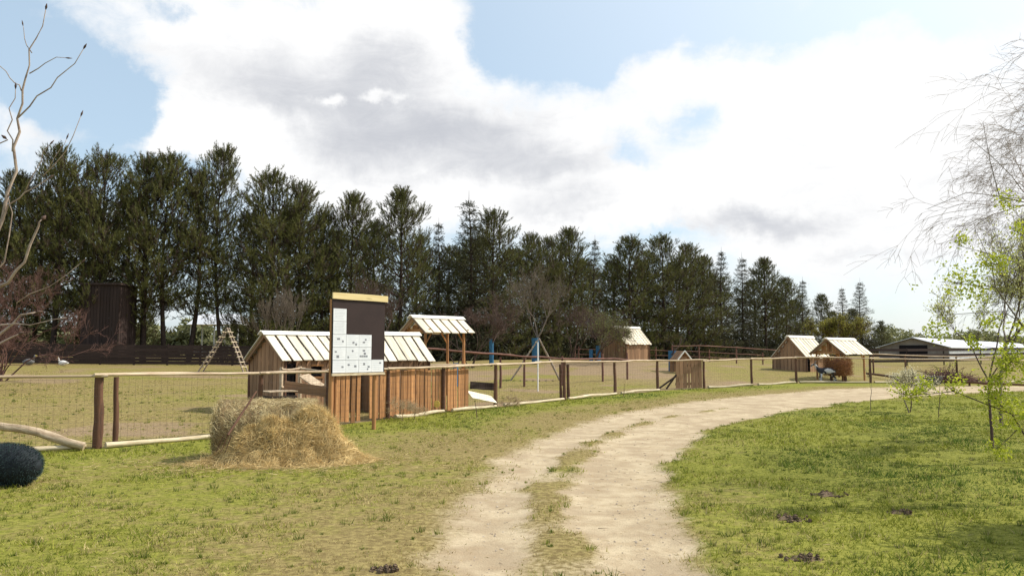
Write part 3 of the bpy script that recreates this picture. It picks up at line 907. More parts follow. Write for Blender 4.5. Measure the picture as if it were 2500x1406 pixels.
bare_tree('fruit_tree', 1113, 31, 2.0, M['twig'], 'stunted tree with pale blue wrap beside the open shelter', 'fruit tree', G1,
          seed=45, r0=.05, levels=5, spread=.7, up=.1, split=2, trunk=.4, ratio=.7, wrap=[(0, 0, .05, .95, .10)], minr=.004)
bare_tree('fruit_tree', 1640, 40, 1.9, M['twig'], 'stump like tree in blue wrap left of the plank gate', 'fruit tree', G1,
          seed=46, r0=.07, levels=4, spread=.8, up=.1, split=2, trunk=.5, ratio=.6, wrap=[(0, 0, .0, 1.05, .2)], minr=.004)
G2 = 'bare shrubs before the tree row'
bare_tree('bare_shrub', 688, 38, 4.2, M['twig_grey'], 'bare upright shrub behind the left chicken hut', 'shrub', G2, seed=51, r0=.03, levels=6, spread=.35, up=.35, split=2, trunk=.2, multi=8, minr=.004)
bare_tree('bare_shrub', 895, 40, 5.2, M['twig'], 'bare brown shrub showing above the notice board', 'shrub', G2, seed=52, r0=.03, levels=6, spread=.4, up=.3, split=2, trunk=.2, multi=8, minr=.004)
bare_tree('bare_shrub', 1155, 42, 3.3, M['twig'], 'low twiggy shrub right of the open shelter', 'shrub', G2, seed=53, r0=.03, levels=6, spread=.7, up=.1, split=2, trunk=.15, multi=4, minr=.005)
bare_tree('bare_shrub', 1400, 50, 3.8, M['twig'], 'dark twiggy shrub between the two larger fruit trees', 'shrub', G2, seed=54, r0=.04, levels=5, spread=.75, up=.05, split=3, trunk=.15, multi=4, minr=.005)
bare_tree('bare_shrub', 10, 27, 4.4, M['twig_red'], 'dense reddish bare shrub at the left edge', 'shrub', G2, seed=55, r0=.028, levels=6, spread=.55, up=.14, split=2, trunk=.22, multi=9, minr=.0035, wig=.16)
bare_tree('bare_shrub', -30, 23, 2.6, M['twig_red'], 'low spreading reddish shrub cut by the left edge', 'shrub', G2, seed=56, r0=.025, levels=6, spread=.7, up=.0, split=2, trunk=.22, multi=9, minr=.003, wig=.18)
YL = ([.16, .16, .035], [.32, .29, .06])
bare_tree('budding_bush', 2035, 62, 4.0, M['twig'], 'yellow green budding bush behind the two right hand roofs', 'bush', seed=57, r0=.06, levels=6, spread=.6, up=.2, split=3, trunk=.12, multi=4, leaves=(2, .09, *YL, .7), minr=.006)

# far hedge and bushes at the edge of the fields
def bushes(name, items, label):
    Ps = []; 
    for px, d, top, wpx in items:
        x, y = XY(px, d); z0 = hz(x, y); zt = at(px, top, d).z; wd = wpx / 1950 * d
        n = 420; u = rng.normal(size=(n, 3)); u /= np.linalg.norm(u, axis=1, keepdims=True); u *= (rng.random((n, 1)) ** .4)
        h = max(zt - z0, .8)
        Ps.append(np.array([x, y, z0 + h * .5]) + u * np.array([wd * .6, wd * .5, h * .52]))
    P = np.concatenate(Ps); n = len(P)
    d = rng.normal(size=(n, 3)); d /= np.linalg.norm(d, axis=1, keepdims=True)
    V, F = tris(P, d, .9, .5)
    k = rng.random((n, 1)); c = (1 - k) * np.array([[.11, .12, .05]]) + k * np.array([[.30, .30, .15]])
    me = mesh_np(name, V, F, 3, np.repeat(c, 3, 0))
    return tag(put(name, me, M['leaf']), label, 'hedge', kind='stuff')
bushes('far_hedge', [(px, 95 + (px % 7), 800 + 22 * math.sin(px * .05), 60) for px in range(-250, 1150, 34)], 'pale olive hedge beyond the field, glimpsed under the pines')
bushes('far_woods', [(px, 190 + (px * 7 % 30), 812 + 10 * math.sin(px * .031) - (30 if px < 2200 else 0) * (2200 - px) / 60 * .6, 46) for px in range(2150, 2900, 22)], 'low dark bushes on the skyline around the long barn')

# ------------------------------------------------------------------ front paddock fence
def build_front_fence():
    root = tag(empty('paddock_fence', (0, 0, 0)), 'long wood and wire fence with pale top rails running beside the drive', 'fence')
    tops = []
    thick = {1: .085}
    for i, (x, y) in enumerate(FENCE):
        z = hz(x, y)
        top = 1.20 + (.06 if i in (6, 7) else 0) + (-.05 if i > 9 else 0)
        lx, ly = random.uniform(-.02, .02), random.uniform(-.02, .02)
        pole('post', (x, y, z - .1), (x + lx, y + ly, z + top + (.02 if i != 1 else -.02)), thick.get(i, .06), M['post'], root, 'straight')
        tops.append(Vector((x + lx, y + ly, z + top)))
    # twin posts where two sections meet
    for i, dx, dy, r in ((1, .22, .16, .05), (7, .16, .25, .06), (7, -.1, .1, .05)):
        x, y = FENCE[i]; x += dx; y += dy
        pole('post', (x, y, hz(x, y) - .1), (x - .03, y, hz(x, y) + 1.17), r, M['post'], root, 'straight')
    for i in range(len(FENCE) - 1):
        a, b_ = tops[i], tops[i + 1]; d = (b_ - a).normalized()
        n = Vector((d.y, -d.x, 0))
        off = n * .085
        pole('top_rail', a - d * .12 + off + Vector((0, 0, random.uniform(-.02, .02))), b_ + d * .12 + off + Vector((0, 0, random.uniform(-.02, .02))), .034 if i else .032, M['rail'], root)
        if i not in (2, 3, 9):
            ga = Vector((FENCE[i][0], FENCE[i][1], hz(*FENCE[i]) + .055)) + n * .13; gb = Vector((FENCE[i + 1][0], FENCE[i + 1][1], hz(*FENCE[i + 1]) + .055)) + n * .13
            pole('bottom_log', ga + d * random.uniform(.05, .25), gb - d * random.uniform(.05, .3), .05, M['log'], root)
    # welded wire, one sheet per bay
    for i in range(len(FENCE) - 1):
        a = Vector((*FENCE[i], 0)); b_ = Vector((*FENCE[i + 1], 0)); L = (b_ - a).length; d = (b_ - a).normalized()
        n = Vector((d.y, -d.x, 0)) * .07
        P0, P1 = [], []
        nv = int(L / .11)
        for k in range(nv + 1):
            p = a + d * (L * k / nv) + n; z = hz(p.x, p.y)
            P0.append((p.x, p.y, z + .03)); P1.append((p.x, p.y, z + 1.17))
        for hh in (.06, .18, .30, .44, .58, .72, .86, 1.0, 1.14):
            ns = max(2, int(L / .8))
            for k in range(ns):
                p = a + d * (L * k / ns) + n; q = a + d * (L * (k + 1) / ns) + n
                P0.append((p.x, p.y, hz(p.x, p.y) + hh)); P1.append((q.x, q.y, hz(q.x, q.y) + hh))
        V, F = prisms(P0, P1, .0014, .0014, 3)
        put('wire_mesh', mesh_np('wire_mesh', V, F, 4), M['wire'], root)
    # upright boards nailed behind the rail, from behind the notice board to the small opening
    def run(pxs):
        for px, wid, drop in pxs:
            # walk the fence line to this bearing
            u = (px - 1250) / 1950.0
            for i in range(len(FENCE) - 1):
                (ax, ay), (bx, by) = FENCE[i], FENCE[i + 1]
                den = (bx - ax) - u * (by - ay)
                t = (u * ay - ax) / den if den else -1
                if 0 <= t <= 1: break
            x, y = ax + (bx - ax) * t, ay + (by - ay) * t
            d = Vector((bx - ax, by - ay, 0)).normalized(); n = Vector((d.y, -d.x, 0))
            p = Vector((x, y, 0)) - n * .03
            z = hz(x, y)
            plank('board', p + Vector((0, 0, z + .02 + drop)), p + Vector((random.uniform(-.01, .01), 0, z + 1.15 + random.uniform(-.03, .02))), wid, .022, n, M['plank'], root)
    px = 912; lst = []
    while px < 1146:
        d = 18.7 + (px - 912) / 234 * 3.6
        wid = random.uniform(.10, .17)
        step = wid * .745 * 1950 / d * .88 + random.uniform(.2, 1.6)
        if random.random() > .04: lst.append((px, wid, random.uniform(0, .05)))
        px += step
    run(lst)
    run([(830, .14, 0), (842, .13, .05), (853, .13, .03), (867, .14, .0), (880, .13, .02)])
    return root
build_front_fence()

def rails(name, pts, hs, label, cat='fence', r=.035, mat='redrail', post_r=.05, top=1.15, pmat=None, group=None, planks=None):
    root = tag(empty(name, (0, 0, 0)), label, cat, group)
    for i, (x, y) in enumerate(pts):
        z = hz(x, y)
        pole('post', (x, y, z - .1), (x, y, z + top), post_r, M[pmat or mat], root, 'straight')
    for i in range(len(pts) - 1):
        (ax, ay), (bx, by) = pts[i], pts[i + 1]
        d = Vector((bx - ax, by - ay, 0)).normalized(); n = Vector((d.y, -d.x, 0)) * (post_r + r * .8)
        for h in hs:
            h0, h1 = h if isinstance(h, tuple) else (h, h); m_ = len(pts) - 1.0
            a = Vector((ax, ay, hz(ax, ay) + h0 + (h1 - h0) * i / m_)) + n; b_ = Vector((bx, by, hz(bx, by) + h0 + (h1 - h0) * (i + 1) / m_)) + n
            if planks: plank('rail', a, b_, planks, .025, n, M[mat], root)
            else: pole('rail', a - d * .08, b_ + d * .08, r, M[mat], root)
    return root
# inner paddock fences
rails('inner_fence', [XY(1008, 28.5), XY(1130, 29.5), XY(1222, 31), XY(1280, 32), XY(1372, 33), XY(1470, 35), XY(1530, 36)], ((1.5, .88),), 'reddish rail dividing the paddock, running right from the open shelter', r=.045, top=1.2)
rails('inner_fence', [XY(1258 + 145, 52), XY(1412, 50), XY(1600, 50), XY(1730, 51), XY(1860, 53)], (.3, .62), 'low two rail brown fence along the back by the lattice roofed hut', top=.8, r=.022)
rails('inner_fence', [XY(1640, 44), XY(1705, 46), XY(1796, 50), XY(1895, 54)], (1.0,), 'single thin rail sloping down right behind the plank gate', top=1.05, r=.028)
rails('inner_fence', [XY(690, 18.4), XY(735, 19.0), XY(800, 18.3)], (1.15, .75), 'short pen rail in front of the left chicken hut', top=1.2, r=.025, mat='rail')
rails('field_fence', [XY(2120, 58), XY(2210, 59), XY(2300, 61), XY(2390, 63), XY(2480, 66), XY(2600, 70)], (.35, .75, 1.15), 'dark plank fence before the long barn', mat='dark_board', planks=.2, top=1.3)
rails('field_fence', [XY(2128, 46), XY(2206, 47), XY(2330, 48), XY(2450, 50)], (1.1,), 'pale single rail in the far field right of the hay shelter', mat='rail', pmat='post', top=1.15)
rails('field_fence', [XY(2118, 41), XY(2230, 38), XY(2360, 37), XY(2500, 35)], (.16,), 'low dark bar lying across the grass toward the right edge', mat='post', top=.25, r=.06)  # dark round bar held low over the grass

# board fence below the pines, backlight and tree shade put into its dark colour
def board_fence():
    root = tag(empty('board_fence'), 'dark solid board fence along the foot of the pines at left, shade put into its colour', 'fence')
    x0, x1 = XY(-260, 41)[0], XY(640, 44)[0]
    y0, y1 = 40.5, 44.5; L = math.hypot(x1 - x0, y1 - y0); d = Vector((x1 - x0, y1 - y0, 0)).normalized(); n = Vector((d.y, -d.x, 0))
    nb = 11
    for i in range(nb):
        a = Vector((x0, y0, 0)) + d * L * i / nb; b_ = Vector((x0, y0, 0)) + d * L * (i + 1) / nb
        za, zb = hz(a.x, a.y), hz(b_.x, b_.y)
        for k in range(6):
            z = .05 + k * .175
            plank('board', a + Vector((0, 0, za + z + .08)), b_ + Vector((0, 0, zb + z + .08)), .173, .025, n, M['dark_board'], root)
        pole('post', a + n * -.07 + Vector((0, 0, za - .1)), a + n * -.07 + Vector((0, 0, za + 1.15)), .06, M['dark_board'], root, 'straight')
board_fence()

# ------------------------------------------------------------------ huts and shelters
def gable_roof(root, L, h, drop, zr, nplank, over=.12, back=True, lattice=False):
    """ridge along +x from 0 to L at height zr; roof boards run down both slopes"""
    sl = math.hypot(h, drop)
    for sgn in (-1, 1):
        nrm = Vector((0, sgn * drop, h)).normalized()
        rf = Vector((0, sgn * h, -drop)).normalized()
        wid = (L + 2 * over) / nplank
        for k in range(nplank):
            x = -over + wid * (k + .5)
            p0 = Vector((x, 0, zr)) + rf * .03 + nrm * random.uniform(.0, .008); ln = sl + random.uniform(-.02, .05)
            plank('roof_board', p0, p0 + rf * ln, wid * random.uniform(.80, .90), .024, nrm, M['roof'], root)
        # ridge board lying on each slope
        p0 = Vector((-over - .03, 0, zr)) + rf * .09 + nrm * .045; p1 = p0 + Vector((L + 2 * over + .06, 0, 0))
        plank('ridge_board', p0, p1, .17, .022, nrm, M['ridge'], root)
        # battens the boards are nailed to
        for t in (.2, .88):
            p0 = Vector((-over * .5, 0, zr)) + rf * sl * t - nrm * .035
            plank('batten', p0, p0 + Vector((L + over, 0, 0)), .05, .035, nrm, M['gable'], root)
        # barge boards
        for x in (-over * .4, L + over * .4):
            p0 = Vector((x, 0, zr - .03)) - nrm * .04; plank('barge_board', p0, p0 + rf * sl * .98, .09, .02, (1, 0, 0), M['gable'], root)
        if lattice:
            for t in np.linspace(.12, .95, 9):
                p0 = Vector((-over, 0, zr)) + rf * sl * t + nrm * .025; plank('lath', p0, p0 + Vector((L + 2 * over, 0, 0)), .03, .015, nrm, M['roof'], root)

def gable_wall(root, x, h, drop, zr, z0, mat, face, nb=9):
    inset = .06; hw = h - inset; wid = 2 * hw / nb
    for k in range(nb):
        y = -hw + wid * (k + .5)
        top = zr - drop * (abs(y) + wid * .35) / h - .06
        plank('wall_board', (x, y, z0), (x, y, top), wid * .93, .02, face, M[mat], root)

def hut(name, px, ridge_y, d, th, L, h, drop, label, cat, nplank=8, window=None, door=None, lattice=False, front_gap=None):
    p = at(px, ridge_y, d); g = hz(p.x, p.y)
    root = tag(empty(name, (p.x, p.y, g), R(th)), label, cat)
    zr = p.z - g
    gable_roof(root, L, h, drop, zr, nplank, lattice=lattice)
    ze = zr - drop - .02
    gable_wall(root, .05, h, drop, zr, -.1, 'gable', (-1, 0, 0)); gable_wall(root, L - .05, h, drop, zr, -.1, 'gable', (1, 0, 0))
    n = max(6, int(L / .15)); wid = (L - .1) / n
    for sgn in (-1, 1):
        for k in range(n):
            x = .05 + wid * (k + .5)
            if sgn < 0 and door and door[0] < x < door[1]: continue
            if sgn < 0 and window and window[0] < x < window[1]:
                plank('wall_board', (x, sgn * (h - .1), -.1), (x, sgn * (h - .1), window[2]), wid * .94, .02, (0, sgn, 0), M['gable'], root)
                plank('wall_board', (x, sgn * (h - .1), window[3]), (x, sgn * (h - .1), ze), wid * .94, .02, (0, sgn, 0), M['gable'], root)
                continue
            plank('wall_board', (x, sgn * (h - .1), -.1), (x, sgn * (h - .1), ze + .04), wid * .94, .02, (0, sgn, 0), M['gable'], root)
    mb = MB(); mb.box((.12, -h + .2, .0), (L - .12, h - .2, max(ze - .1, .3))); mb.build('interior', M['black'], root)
    for x in (.04, L - .04):
        for sgn in (-1, 1):
            pole('corner_post', (x, sgn * (h - .06), -.15), (x, sgn * (h - .06), ze), .04, M['post'], root, 'straight')
    if window:
        x0, x1, z0, z1 = window; y = -(h - .1) - .022
        for a, b_ in (((x0, y, z0), (x1, y, z0)), ((x0, y, z1), (x1, y, z1))): plank('window_frame', a, b_, .05, .02, (0, -1, 0), M['plank'], root)
    return root
hut('chicken_hut', 650, 811, 20.0, 44, 2.1, 1.0, .68, 'plank hen hut left of the notice board, dark window under its eaves', 'chicken hut', 8, window=(.75, 1.1, .85, 1.15), door=(.05, .3))
hut('chicken_hut', 868, 812, 21.2, 35, 1.75, 1.0, .72, 'plank hen hut right behind the notice board, its far roof half showing', 'chicken hut', 7)
hut('goat_hut', 1925, 820, 42.0, 44, 2.6, 1.0, 1.12, 'steep roofed brown plank hut standing behind the goat', 'hut', 8, door=(.1, .5))
hut('goat_hut', 1498, 797, 47.0, 44, 2.3, .95, 1.02, 'small hut with laths crossing its roof beside the low fruit tree', 'hut', 9, lattice=True)

def shelter(name, px, ridge_y, d, th, L, h, drop, label, nplank=6, table=None):
    p = at(px, ridge_y, d); g = hz(p.x, p.y)
    root = tag(empty(name, (p.x, p.y, g), R(th)), label, 'open shelter')
    zr = p.z - g
    gable_roof(root, L, h, drop, zr, nplank, over=.16)
    ze = zr - drop
    for x in (.1, L - .1):
        for sgn in (-1, 1):
            y = sgn * (h - .28)
            pole('post', (x, y, -.1), (x, y, ze + .15), .05, M['plank'], root, 'straight')
            pole('brace', (x + (.32 if x < 1 else -.32), y, ze + .08), (x, y, ze - .38), .026, M['plank'], root, 'straight')
        plank('tie_beam', (x, -h + .05, ze + .05), (x, h - .05, ze + .05), .09, .04, (1, 0, 0), M['plank'], root)
        plank('king_post', (x, 0, ze + .08), (x, 0, zr - .08), .07, .03, (1, 0, 0), M['plank'], root)
        gable_fill = 5
        for k in range(gable_fill):
            y = (-.5 + (k + .5) / gable_fill) * (h * 1.5)
            top = zr - drop * (abs(y) + .08) / h - .07
            if top > ze + .12: plank('gable_board', (x + .04, y, ze + .1), (x + .04, y, top), h * 1.5 / gable_fill * .93, .02, (1, 0, 0), M['plank'], root)
    if table:
        for k in range(5):
            y = -.5 + k * .25
            plank('table_board', (-.1, y, table), (L + .25, y, table), .23, .03, (0, 0, 1), M['rail'], root)
    return root
sh1 = shelter('open_shelter', 1013, 772, 25.5, 42, 1.75, .72, .50, 'open roofed stand with table boards behind the plank fence', table=1.05)
sh2 = shelter('hay_shelter', 2020, 826, 37.6, 38, 2.15, .92, .72, 'open roof over a reddish hay heap beside the goat', 7)

# hay in the right hand shelter
def hay_heap():
    p = at(2046, 905, 37.2); g = hz(p.x, p.y)
    root = tag(empty('hay_feeder', (p.x, p.y, g)), 'round basket of reddish hay under the right hand shelter', 'hay feeder')
    mb = MB(); mb.lathe_x([(0, .5), (.03, .62), (.22, .72), (.45, .75), (.68, .72), (.80, .5), (.84, .1)], 20)
    mb.v = [(v[1] * .72, v[2] * .72, v[0] * .9 + .28) for v in mb.v]
    mb.build('packed_hay', M['hay_red'], root, True)
    n = 2600; u = rng.random(n) * 2 * np.pi; z = .3 + .85 * rng.random(n)
    r = (.56 - .25 * np.clip(z - .9, 0, 1) * 2) * (.9 + .25 * rng.random(n))
    P = np.stack([np.cos(u) * r, np.sin(u) * r, z], 1); dd = rng.normal(size=(n, 3)); dd /= np.linalg.norm(dd, axis=1, keepdims=True)
    V, F = tris(P, dd, .2, .014); k = rng.random((n, 1)); c = (1 - k) * np.array([[.17, .075, .03]]) + k * np.array([[.38, .19, .08]])
    o = put('straw', mesh_np('straw', V, F, 3, np.repeat(c, 3, 0)), M['straw'], root); o['kind'] = 'stuff'
    for a in range(4):
        th = a * 1.57 + .5; pole('leg', (math.cos(th) * .42, math.sin(th) * .42, 0), (math.cos(th) * .42, math.sin(th) * .42, .4), .04, M['post'], root, 'straight')
hay_heap()

# plank gate box in the fence with a small ladder roof behind
def gate():
    root = tag(empty('plank_gate', (0, 0, 0)), 'square gate of two brown board panels set in the wire fence', 'gate')
    a = Vector((*XY(1648, 32.4), 0)); b_ = Vector((*XY(1712, 32.9), 0)); d = (b_ - a).normalized(); n = Vector((d.y, -d.x, 0)); L = (b_ - a).length
    z = hz(a.x, a.y)
    nb = 7
    for k in range(nb):
        if k == 3: w_ = .10
        else: w_ = L / nb * .93
        p = a + d * L * (k + .5) / nb - n * .02
        plank('board', p + Vector((0, 0, z + .04)), p + Vector((0, 0, z + 1.16)), w_, .022, n, M['gable'], root)
    for h in (.2, .95):
        plank('cross_board', a + n * -.05 + Vector((0, 0, z + h)), b_ + n * -.05 + Vector((0, 0, z + h)), .1, .025, n, M['gable'], root)
    for off in (-.18, -.42):
        q = a + d * off * 1.6; plank('brace', q + Vector((-.15, 0, z + .02)), a + Vector((0, 0, z + .62 + off * .2)) + n * .03, .07, .03, n, M['dark_board'], root)
gate()
def small_kennel():
    p = at(1668, 857, 39); g = hz(p.x, p.y)
    root = tag(empty('goat_kennel', (p.x, p.y, g), R(15)), 'tiny kennel with white edged peak showing above the plank gate', 'kennel')
    zr = p.z - g
    for sgn in (-1, 1):
        for k in range(3):
            y = k * .3
            plank('roof_board', (0, y, zr), (sgn * .36, y, zr - .42), .27, .03, (sgn * .5, 0, .5), M['gable'], root)
    for sgn in (-1, 1): plank('barge_board', (0, -.17, zr + .02), (sgn * .38, -.17, zr - .42), .06, .03, (0, -1, 0), M['ridge'], root)
    for k in range(4): plank('wall_board', (-.3 + k * .2, -.05, 0), (-.3 + k * .2, -.05, zr - .15 - abs(-.3 + k * .2) * 1.0), .18, .02, (0, -1, 0), M['gable'], root)
    for k in range(4): plank('wall_board', (-.3 + k * .2, .7, 0), (-.3 + k * .2, .7, zr - .15 - abs(-.3 + k * .2) * 1.0), .18, .02, (0, -1, 0), M['gable'], root)
small_kennel()

# climbing ladders made of birch poles
def ladder(px, top_y, d, fl, fr, label, spur=None):
    t = at(px, top_y, d); g = hz(t.x, t.y)
    root = tag(empty('climbing_ladder', (t.x, t.y, g)), label, 'ladder', 'climbing ladders for the goats')
    zt = t.z - g
    for foot_px in (fl, fr):
        fx = (foot_px - px) / 1950 * d
        for dy in (-.22, .22):
            pole('side_rail', (fx, dy * 1.3, 0), (0, dy * .6, zt), .035, M['twig_pale'], root)
        for k in range(1, 9):
            s = k / 9.0; x = fx * (1 - s); z = zt * s
            pole('rung', (x, -.36, z + .03), (x, .36, z + .03), .028, M['log'], root)
    return root
ladder(557, 800, 36, 492, 603, 'birch pole ladder frame before the board fence at left')
ladder(1316, 826, 35, 1247, 1366, 'birch pole ladder frame by the blue wrapped fruit tree')
def white_post():
    p = XY(1313, 30); g = hz(*p)
    root = tag(empty('white_post', (p[0], p[1], g)), 'thin white post standing before the largest fruit tree', 'post')
    pole('shaft', (0, 0, -.1), (0, 0, at(1313, 835, 30).z - g), .028, M['ridge'], root, 'straight')
    plank('nameplate', (-.1, -.04, 1.1), (.14, -.04, 1.1), .05, .015, (0, -1, 0), M['ridge'], root)
white_post()

# ------------------------------------------------------------------ notice board
def notice_board():
    A = at(810, 912, 15.8); B = at(938, 905, 16.9)
    d = Vector((B.x - A.x, B.y - A.y, 0)); W = d.length; ang = math.atan2(d.y, d.x)
    g = hz(A.x, A.y)
    root = tag(empty('notice_board', (A.x, A.y, g), ang), 'tall dark notice board pinned with white sheets, pale board along its top', 'notice board')
    zb = A.z - g - .02; zt = at(812, 730, 15.8).z - g; H = zt - zb
    mb = MB(); mb.box((0, 0, zb + .02), (W, .03, zt + .02)); mb.build('panel', M['boardface'], root)
    plank('top_board', (-.03, -.02, zt + .07), (W + .05, -.02, zt + .07), .135, .03, (0, -1, 0), M['yellow'], root)
    plank('bottom_board', (-.01, -.015, zb + .0), (W - .0, -.015, zb + .0), .05, .03, (0, -1, 0), M['log'], root)
    for x, r in ((.05, .055), (.16, .03), (W - .2, .05)):
        pole('post', (x, .08, -.15), (x, .08, zt if x < .1 else (zb + .4)), r, M['plank'], root, 'straight')
    cw = (W * .97) / 4; rows = 5; rh = (H * (1270 - 335) / 1090) / rows
    z0 = zb + .035
    rr = random.Random(3)
    layout = {0: 4, 1: 3, 2: 3, 3: 1, 4: 1}
    for row, ncol in layout.items():
        for c in range(ncol):
            x0 = .012 + c * cw; x1 = x0 + cw - .006; za = z0 + row * rh; zc = za + rh - .006
            dy = rr.uniform(-.0015, .0015)
            q = MB(); q.box((x0, -.008 + dy, za), (x1, -.003 + dy, zc), 0)
            if row >= 3:
                nl = 7
                for i in range(nl):
                    z = zc - .025 - i * (rh - .05) / nl; q.box((x0 + .03, -.0095 + dy, z - .004), (x1 - .03 - rr.uniform(0, .08), -.0081 + dy, z + .004), 2)
            else:
                for i in range(5):
                    z = zc - .02 - i * (rh - .04) / 5; q.box((x0 + .02, -.0095 + dy, z - .003), (x1 - .02 - rr.uniform(0, .1), -.0081 + dy, z + .003), 2)
                for i in range(rr.choice([1, 2, 2, 3])):
                    xx = rr.uniform(x0 + .03, x1 - .09); zz = rr.uniform(za + .03, zc - .08)
                    q.box((xx, -.0105 + dy, zz), (xx + rr.uniform(.03, .07), -.0082 + dy, zz + rr.uniform(.03, .05)), 1)
                if row in (1,) and c == 2:
                    for i in range(4): q.box((x0 + .02 + i * .055, -.0105 + dy, za + .05), (x0 + .065 + i * .055, -.0082 + dy, za + .085), 1)
            q.build('paper_sheet', [M['paper'], M['print'], M['faint']], root)
notice_board()

# ------------------------------------------------------------------ hay
def straw_cloud(P, Nn, n, L, W, c0, c1, flat=.55):
    idx = rng.integers(0, len(P), n)
    p = P[idx] + rng.normal(size=(n, 3)) * .012; nn = Nn[idx]
    cell = np.floor(p / .12).astype(np.int64); hsh = np.abs((cell[:, 0] * 73856093) ^ (cell[:, 1] * 19349663) ^ (cell[:, 2] * 83492791)) % 4093
    lock = rng.normal(size=(4093, 3)); shade = rng.random(4093)
    d = lock[hsh] * 1.0 + rng.normal(size=(n, 3)) * .55; d -= nn * (np.sum(d * nn, 1, keepdims=True)) * flat; d += nn * .15
    d /= np.linalg.norm(d, axis=1, keepdims=True)
    LL = L * (.4 + rng.random(n) ** 1.5)
    p = p - d * LL[:, None] * .4
    # two-piece bent stalks
    V1, F1 = tris(p, d, LL, W)
    k = np.clip(rng.random((n, 1)) * .55 + .45 * (shade[hsh][:, None] - .3) + .3 * vnoise(p[:, 0] * 4, p[:, 2] * 4 + p[:, 1] * 2, 1, 2)[:, None], 0, 1)
    c = (1 - k) * np.array([c0]) + k * np.array([c1])
    return V1, F1, np.repeat(c, 3, 0)

def hay_bale():
    A = Vector((*XY(549, 12.15), 0)); rad = .475; L = 1.4; ang = R(4)
    root = tag(empty('hay_bale', (A.x, A.y, hz(A.x, A.y) - .02), ang), 'round hay bale lying on its side behind loose hay, left of the notice board', 'hay bale')
    mb = MB(); prof = [(0, .1), (.005, rad * .8), (.04, rad * .97)]; n = 14
    for i in range(n + 1): prof.append((.06 + (L - .12) * i / n, rad * random.uniform(.97, 1.03)))
    prof += [(L - .03, rad * .95), (L, rad * .5), (L, .05)]
    mb.lathe_x(prof, 28, (0, 0, rad * .93), (1.08, .94))
    mb.build('bale_core', M['hay_core'], root, True)
    n = 6000; u = rng.random(n) * 2 * np.pi; x = rng.random(n) * L
    P = np.stack([x, np.cos(u) * rad * 1.08, np.sin(u) * rad * .94 + rad * .93], 1); N = np.stack([0 * u, np.cos(u), np.sin(u)], 1)
    r = rad * np.sqrt(rng.random(n // 3)); u2 = rng.random(n // 3) * 2 * np.pi
    P2 = np.stack([0 * r - .01, np.cos(u2) * r * 1.08, np.sin(u2) * r * .94 + rad * .93], 1); N2 = np.tile([[-1., 0, 0]], (len(P2), 1))
    P = np.concatenate([P, P2]); N = np.concatenate([N, N2])
    V, F, c = straw_cloud(P, N, 17000, .17, .007, [.28, .20, .085], [.80, .68, .40], .8)
    o = put('straw', mesh_np('straw', V, F, 3, c), M['straw'], root); o['kind'] = 'stuff'
hay_bale()

def loose_hay():
    cx, cy = gp(700, 1132).x, gp(700, 1132).y
    root = tag(empty('loose_hay_pile', (cx, cy, hz(cx, cy))), 'untidy heap of loose golden hay spilling in front of the bale', 'hay pile')
    def hh(x, y):
        a = .50 * np.exp(-(((x + .02) / .50) ** 2 + ((y - .05) / .36) ** 2)) + .52 * np.exp(-(((x - .34) / .34) ** 2 + ((y - .34) / .34) ** 2))
        a = a + .34 * np.exp(-(((x + .48) / .34) ** 2 + ((y + .08) / .28) ** 2)) + .22 * np.exp(-(((x - .72) / .34) ** 2 + ((y - .15) / .3) ** 2)) + .13 * np.exp(-(((x + .90) / .35) ** 2 + ((y + .1) / .22) ** 2)) + .42 * np.exp(-(((x - .45) / .26) ** 2 + ((y - .75) / .3) ** 2))
        return a + .24 * (vnoise(x * 1 + 9, y * 1 + 4, .26, 3) - .5) * np.clip(a * 3, 0, 1) - .035
    xs = np.linspace(-1.5, 1.5, 90); ys = np.linspace(-.8, 1.2, 60); GX, GY = np.meshgrid(xs, ys); X, Y = GX.ravel(), GY.ravel(); Z = hh(X, Y)
    nx = 90; i, j = np.meshgrid(np.arange(nx - 1), np.arange(59)); q = (j * nx + i).ravel(); F = np.stack([q, q + 1, q + nx + 1, q + nx], 1)
    keep = Z[F].max(1) > .0
    put('mound', mesh_np('mound', np.stack([X, Y, Z], 1), F[keep], 4, smooth=True), M['hay_core'], root)
    n = 34000; x = rng.normal(0, .72, n); y = rng.normal(.12, .42, n)
    z = hh(x, y); w_ = z > -.02; x, y, z = x[w_], y[w_], np.maximum(z[w_], .0)
    e = .02; gx = (hh(x + e, y) - hh(x - e, y)) / (2 * e); gy = (hh(x, y + e) - hh(x, y - e)) / (2 * e)
    N = np.stack([-gx, -gy, np.ones_like(gx)], 1); N /= np.linalg.norm(N, axis=1, keepdims=True)
    P = np.stack([x, y, z + .01], 1)
    V, F, c = straw_cloud(P, N, 32000, .27, .0065, [.30, .19, .06], [.92, .73, .37], .72)
    # scattered stalks round the heap
    m = 4200; sx = rng.normal(-.15, 1.05, m); sy = rng.normal(0, .55, m)
    P2 = np.stack([sx, sy, np.full(m, .015)], 1); d2 = rng.normal(size=(m, 3)); d2[:, 2] = np.abs(d2[:, 2]) * .15; d2 /= np.linalg.norm(d2, axis=1, keepdims=True)
    V2, F2 = tris(P2, d2, .13, .006); k = rng.random((m, 1)); c2 = (1 - k) * np.array([[.32, .22, .09]]) + k * np.array([[.66, .52, .28]])
    V = np.concatenate([V, V2]); F = np.concatenate([F, F2 + len(V) - len(V2)]); c = np.concatenate([c, np.repeat(c2, 3, 0)])
    o = put('straw', mesh_np('straw', V, F, 3, c), M['straw'], root); o['kind'] = 'stuff'
loose_hay()

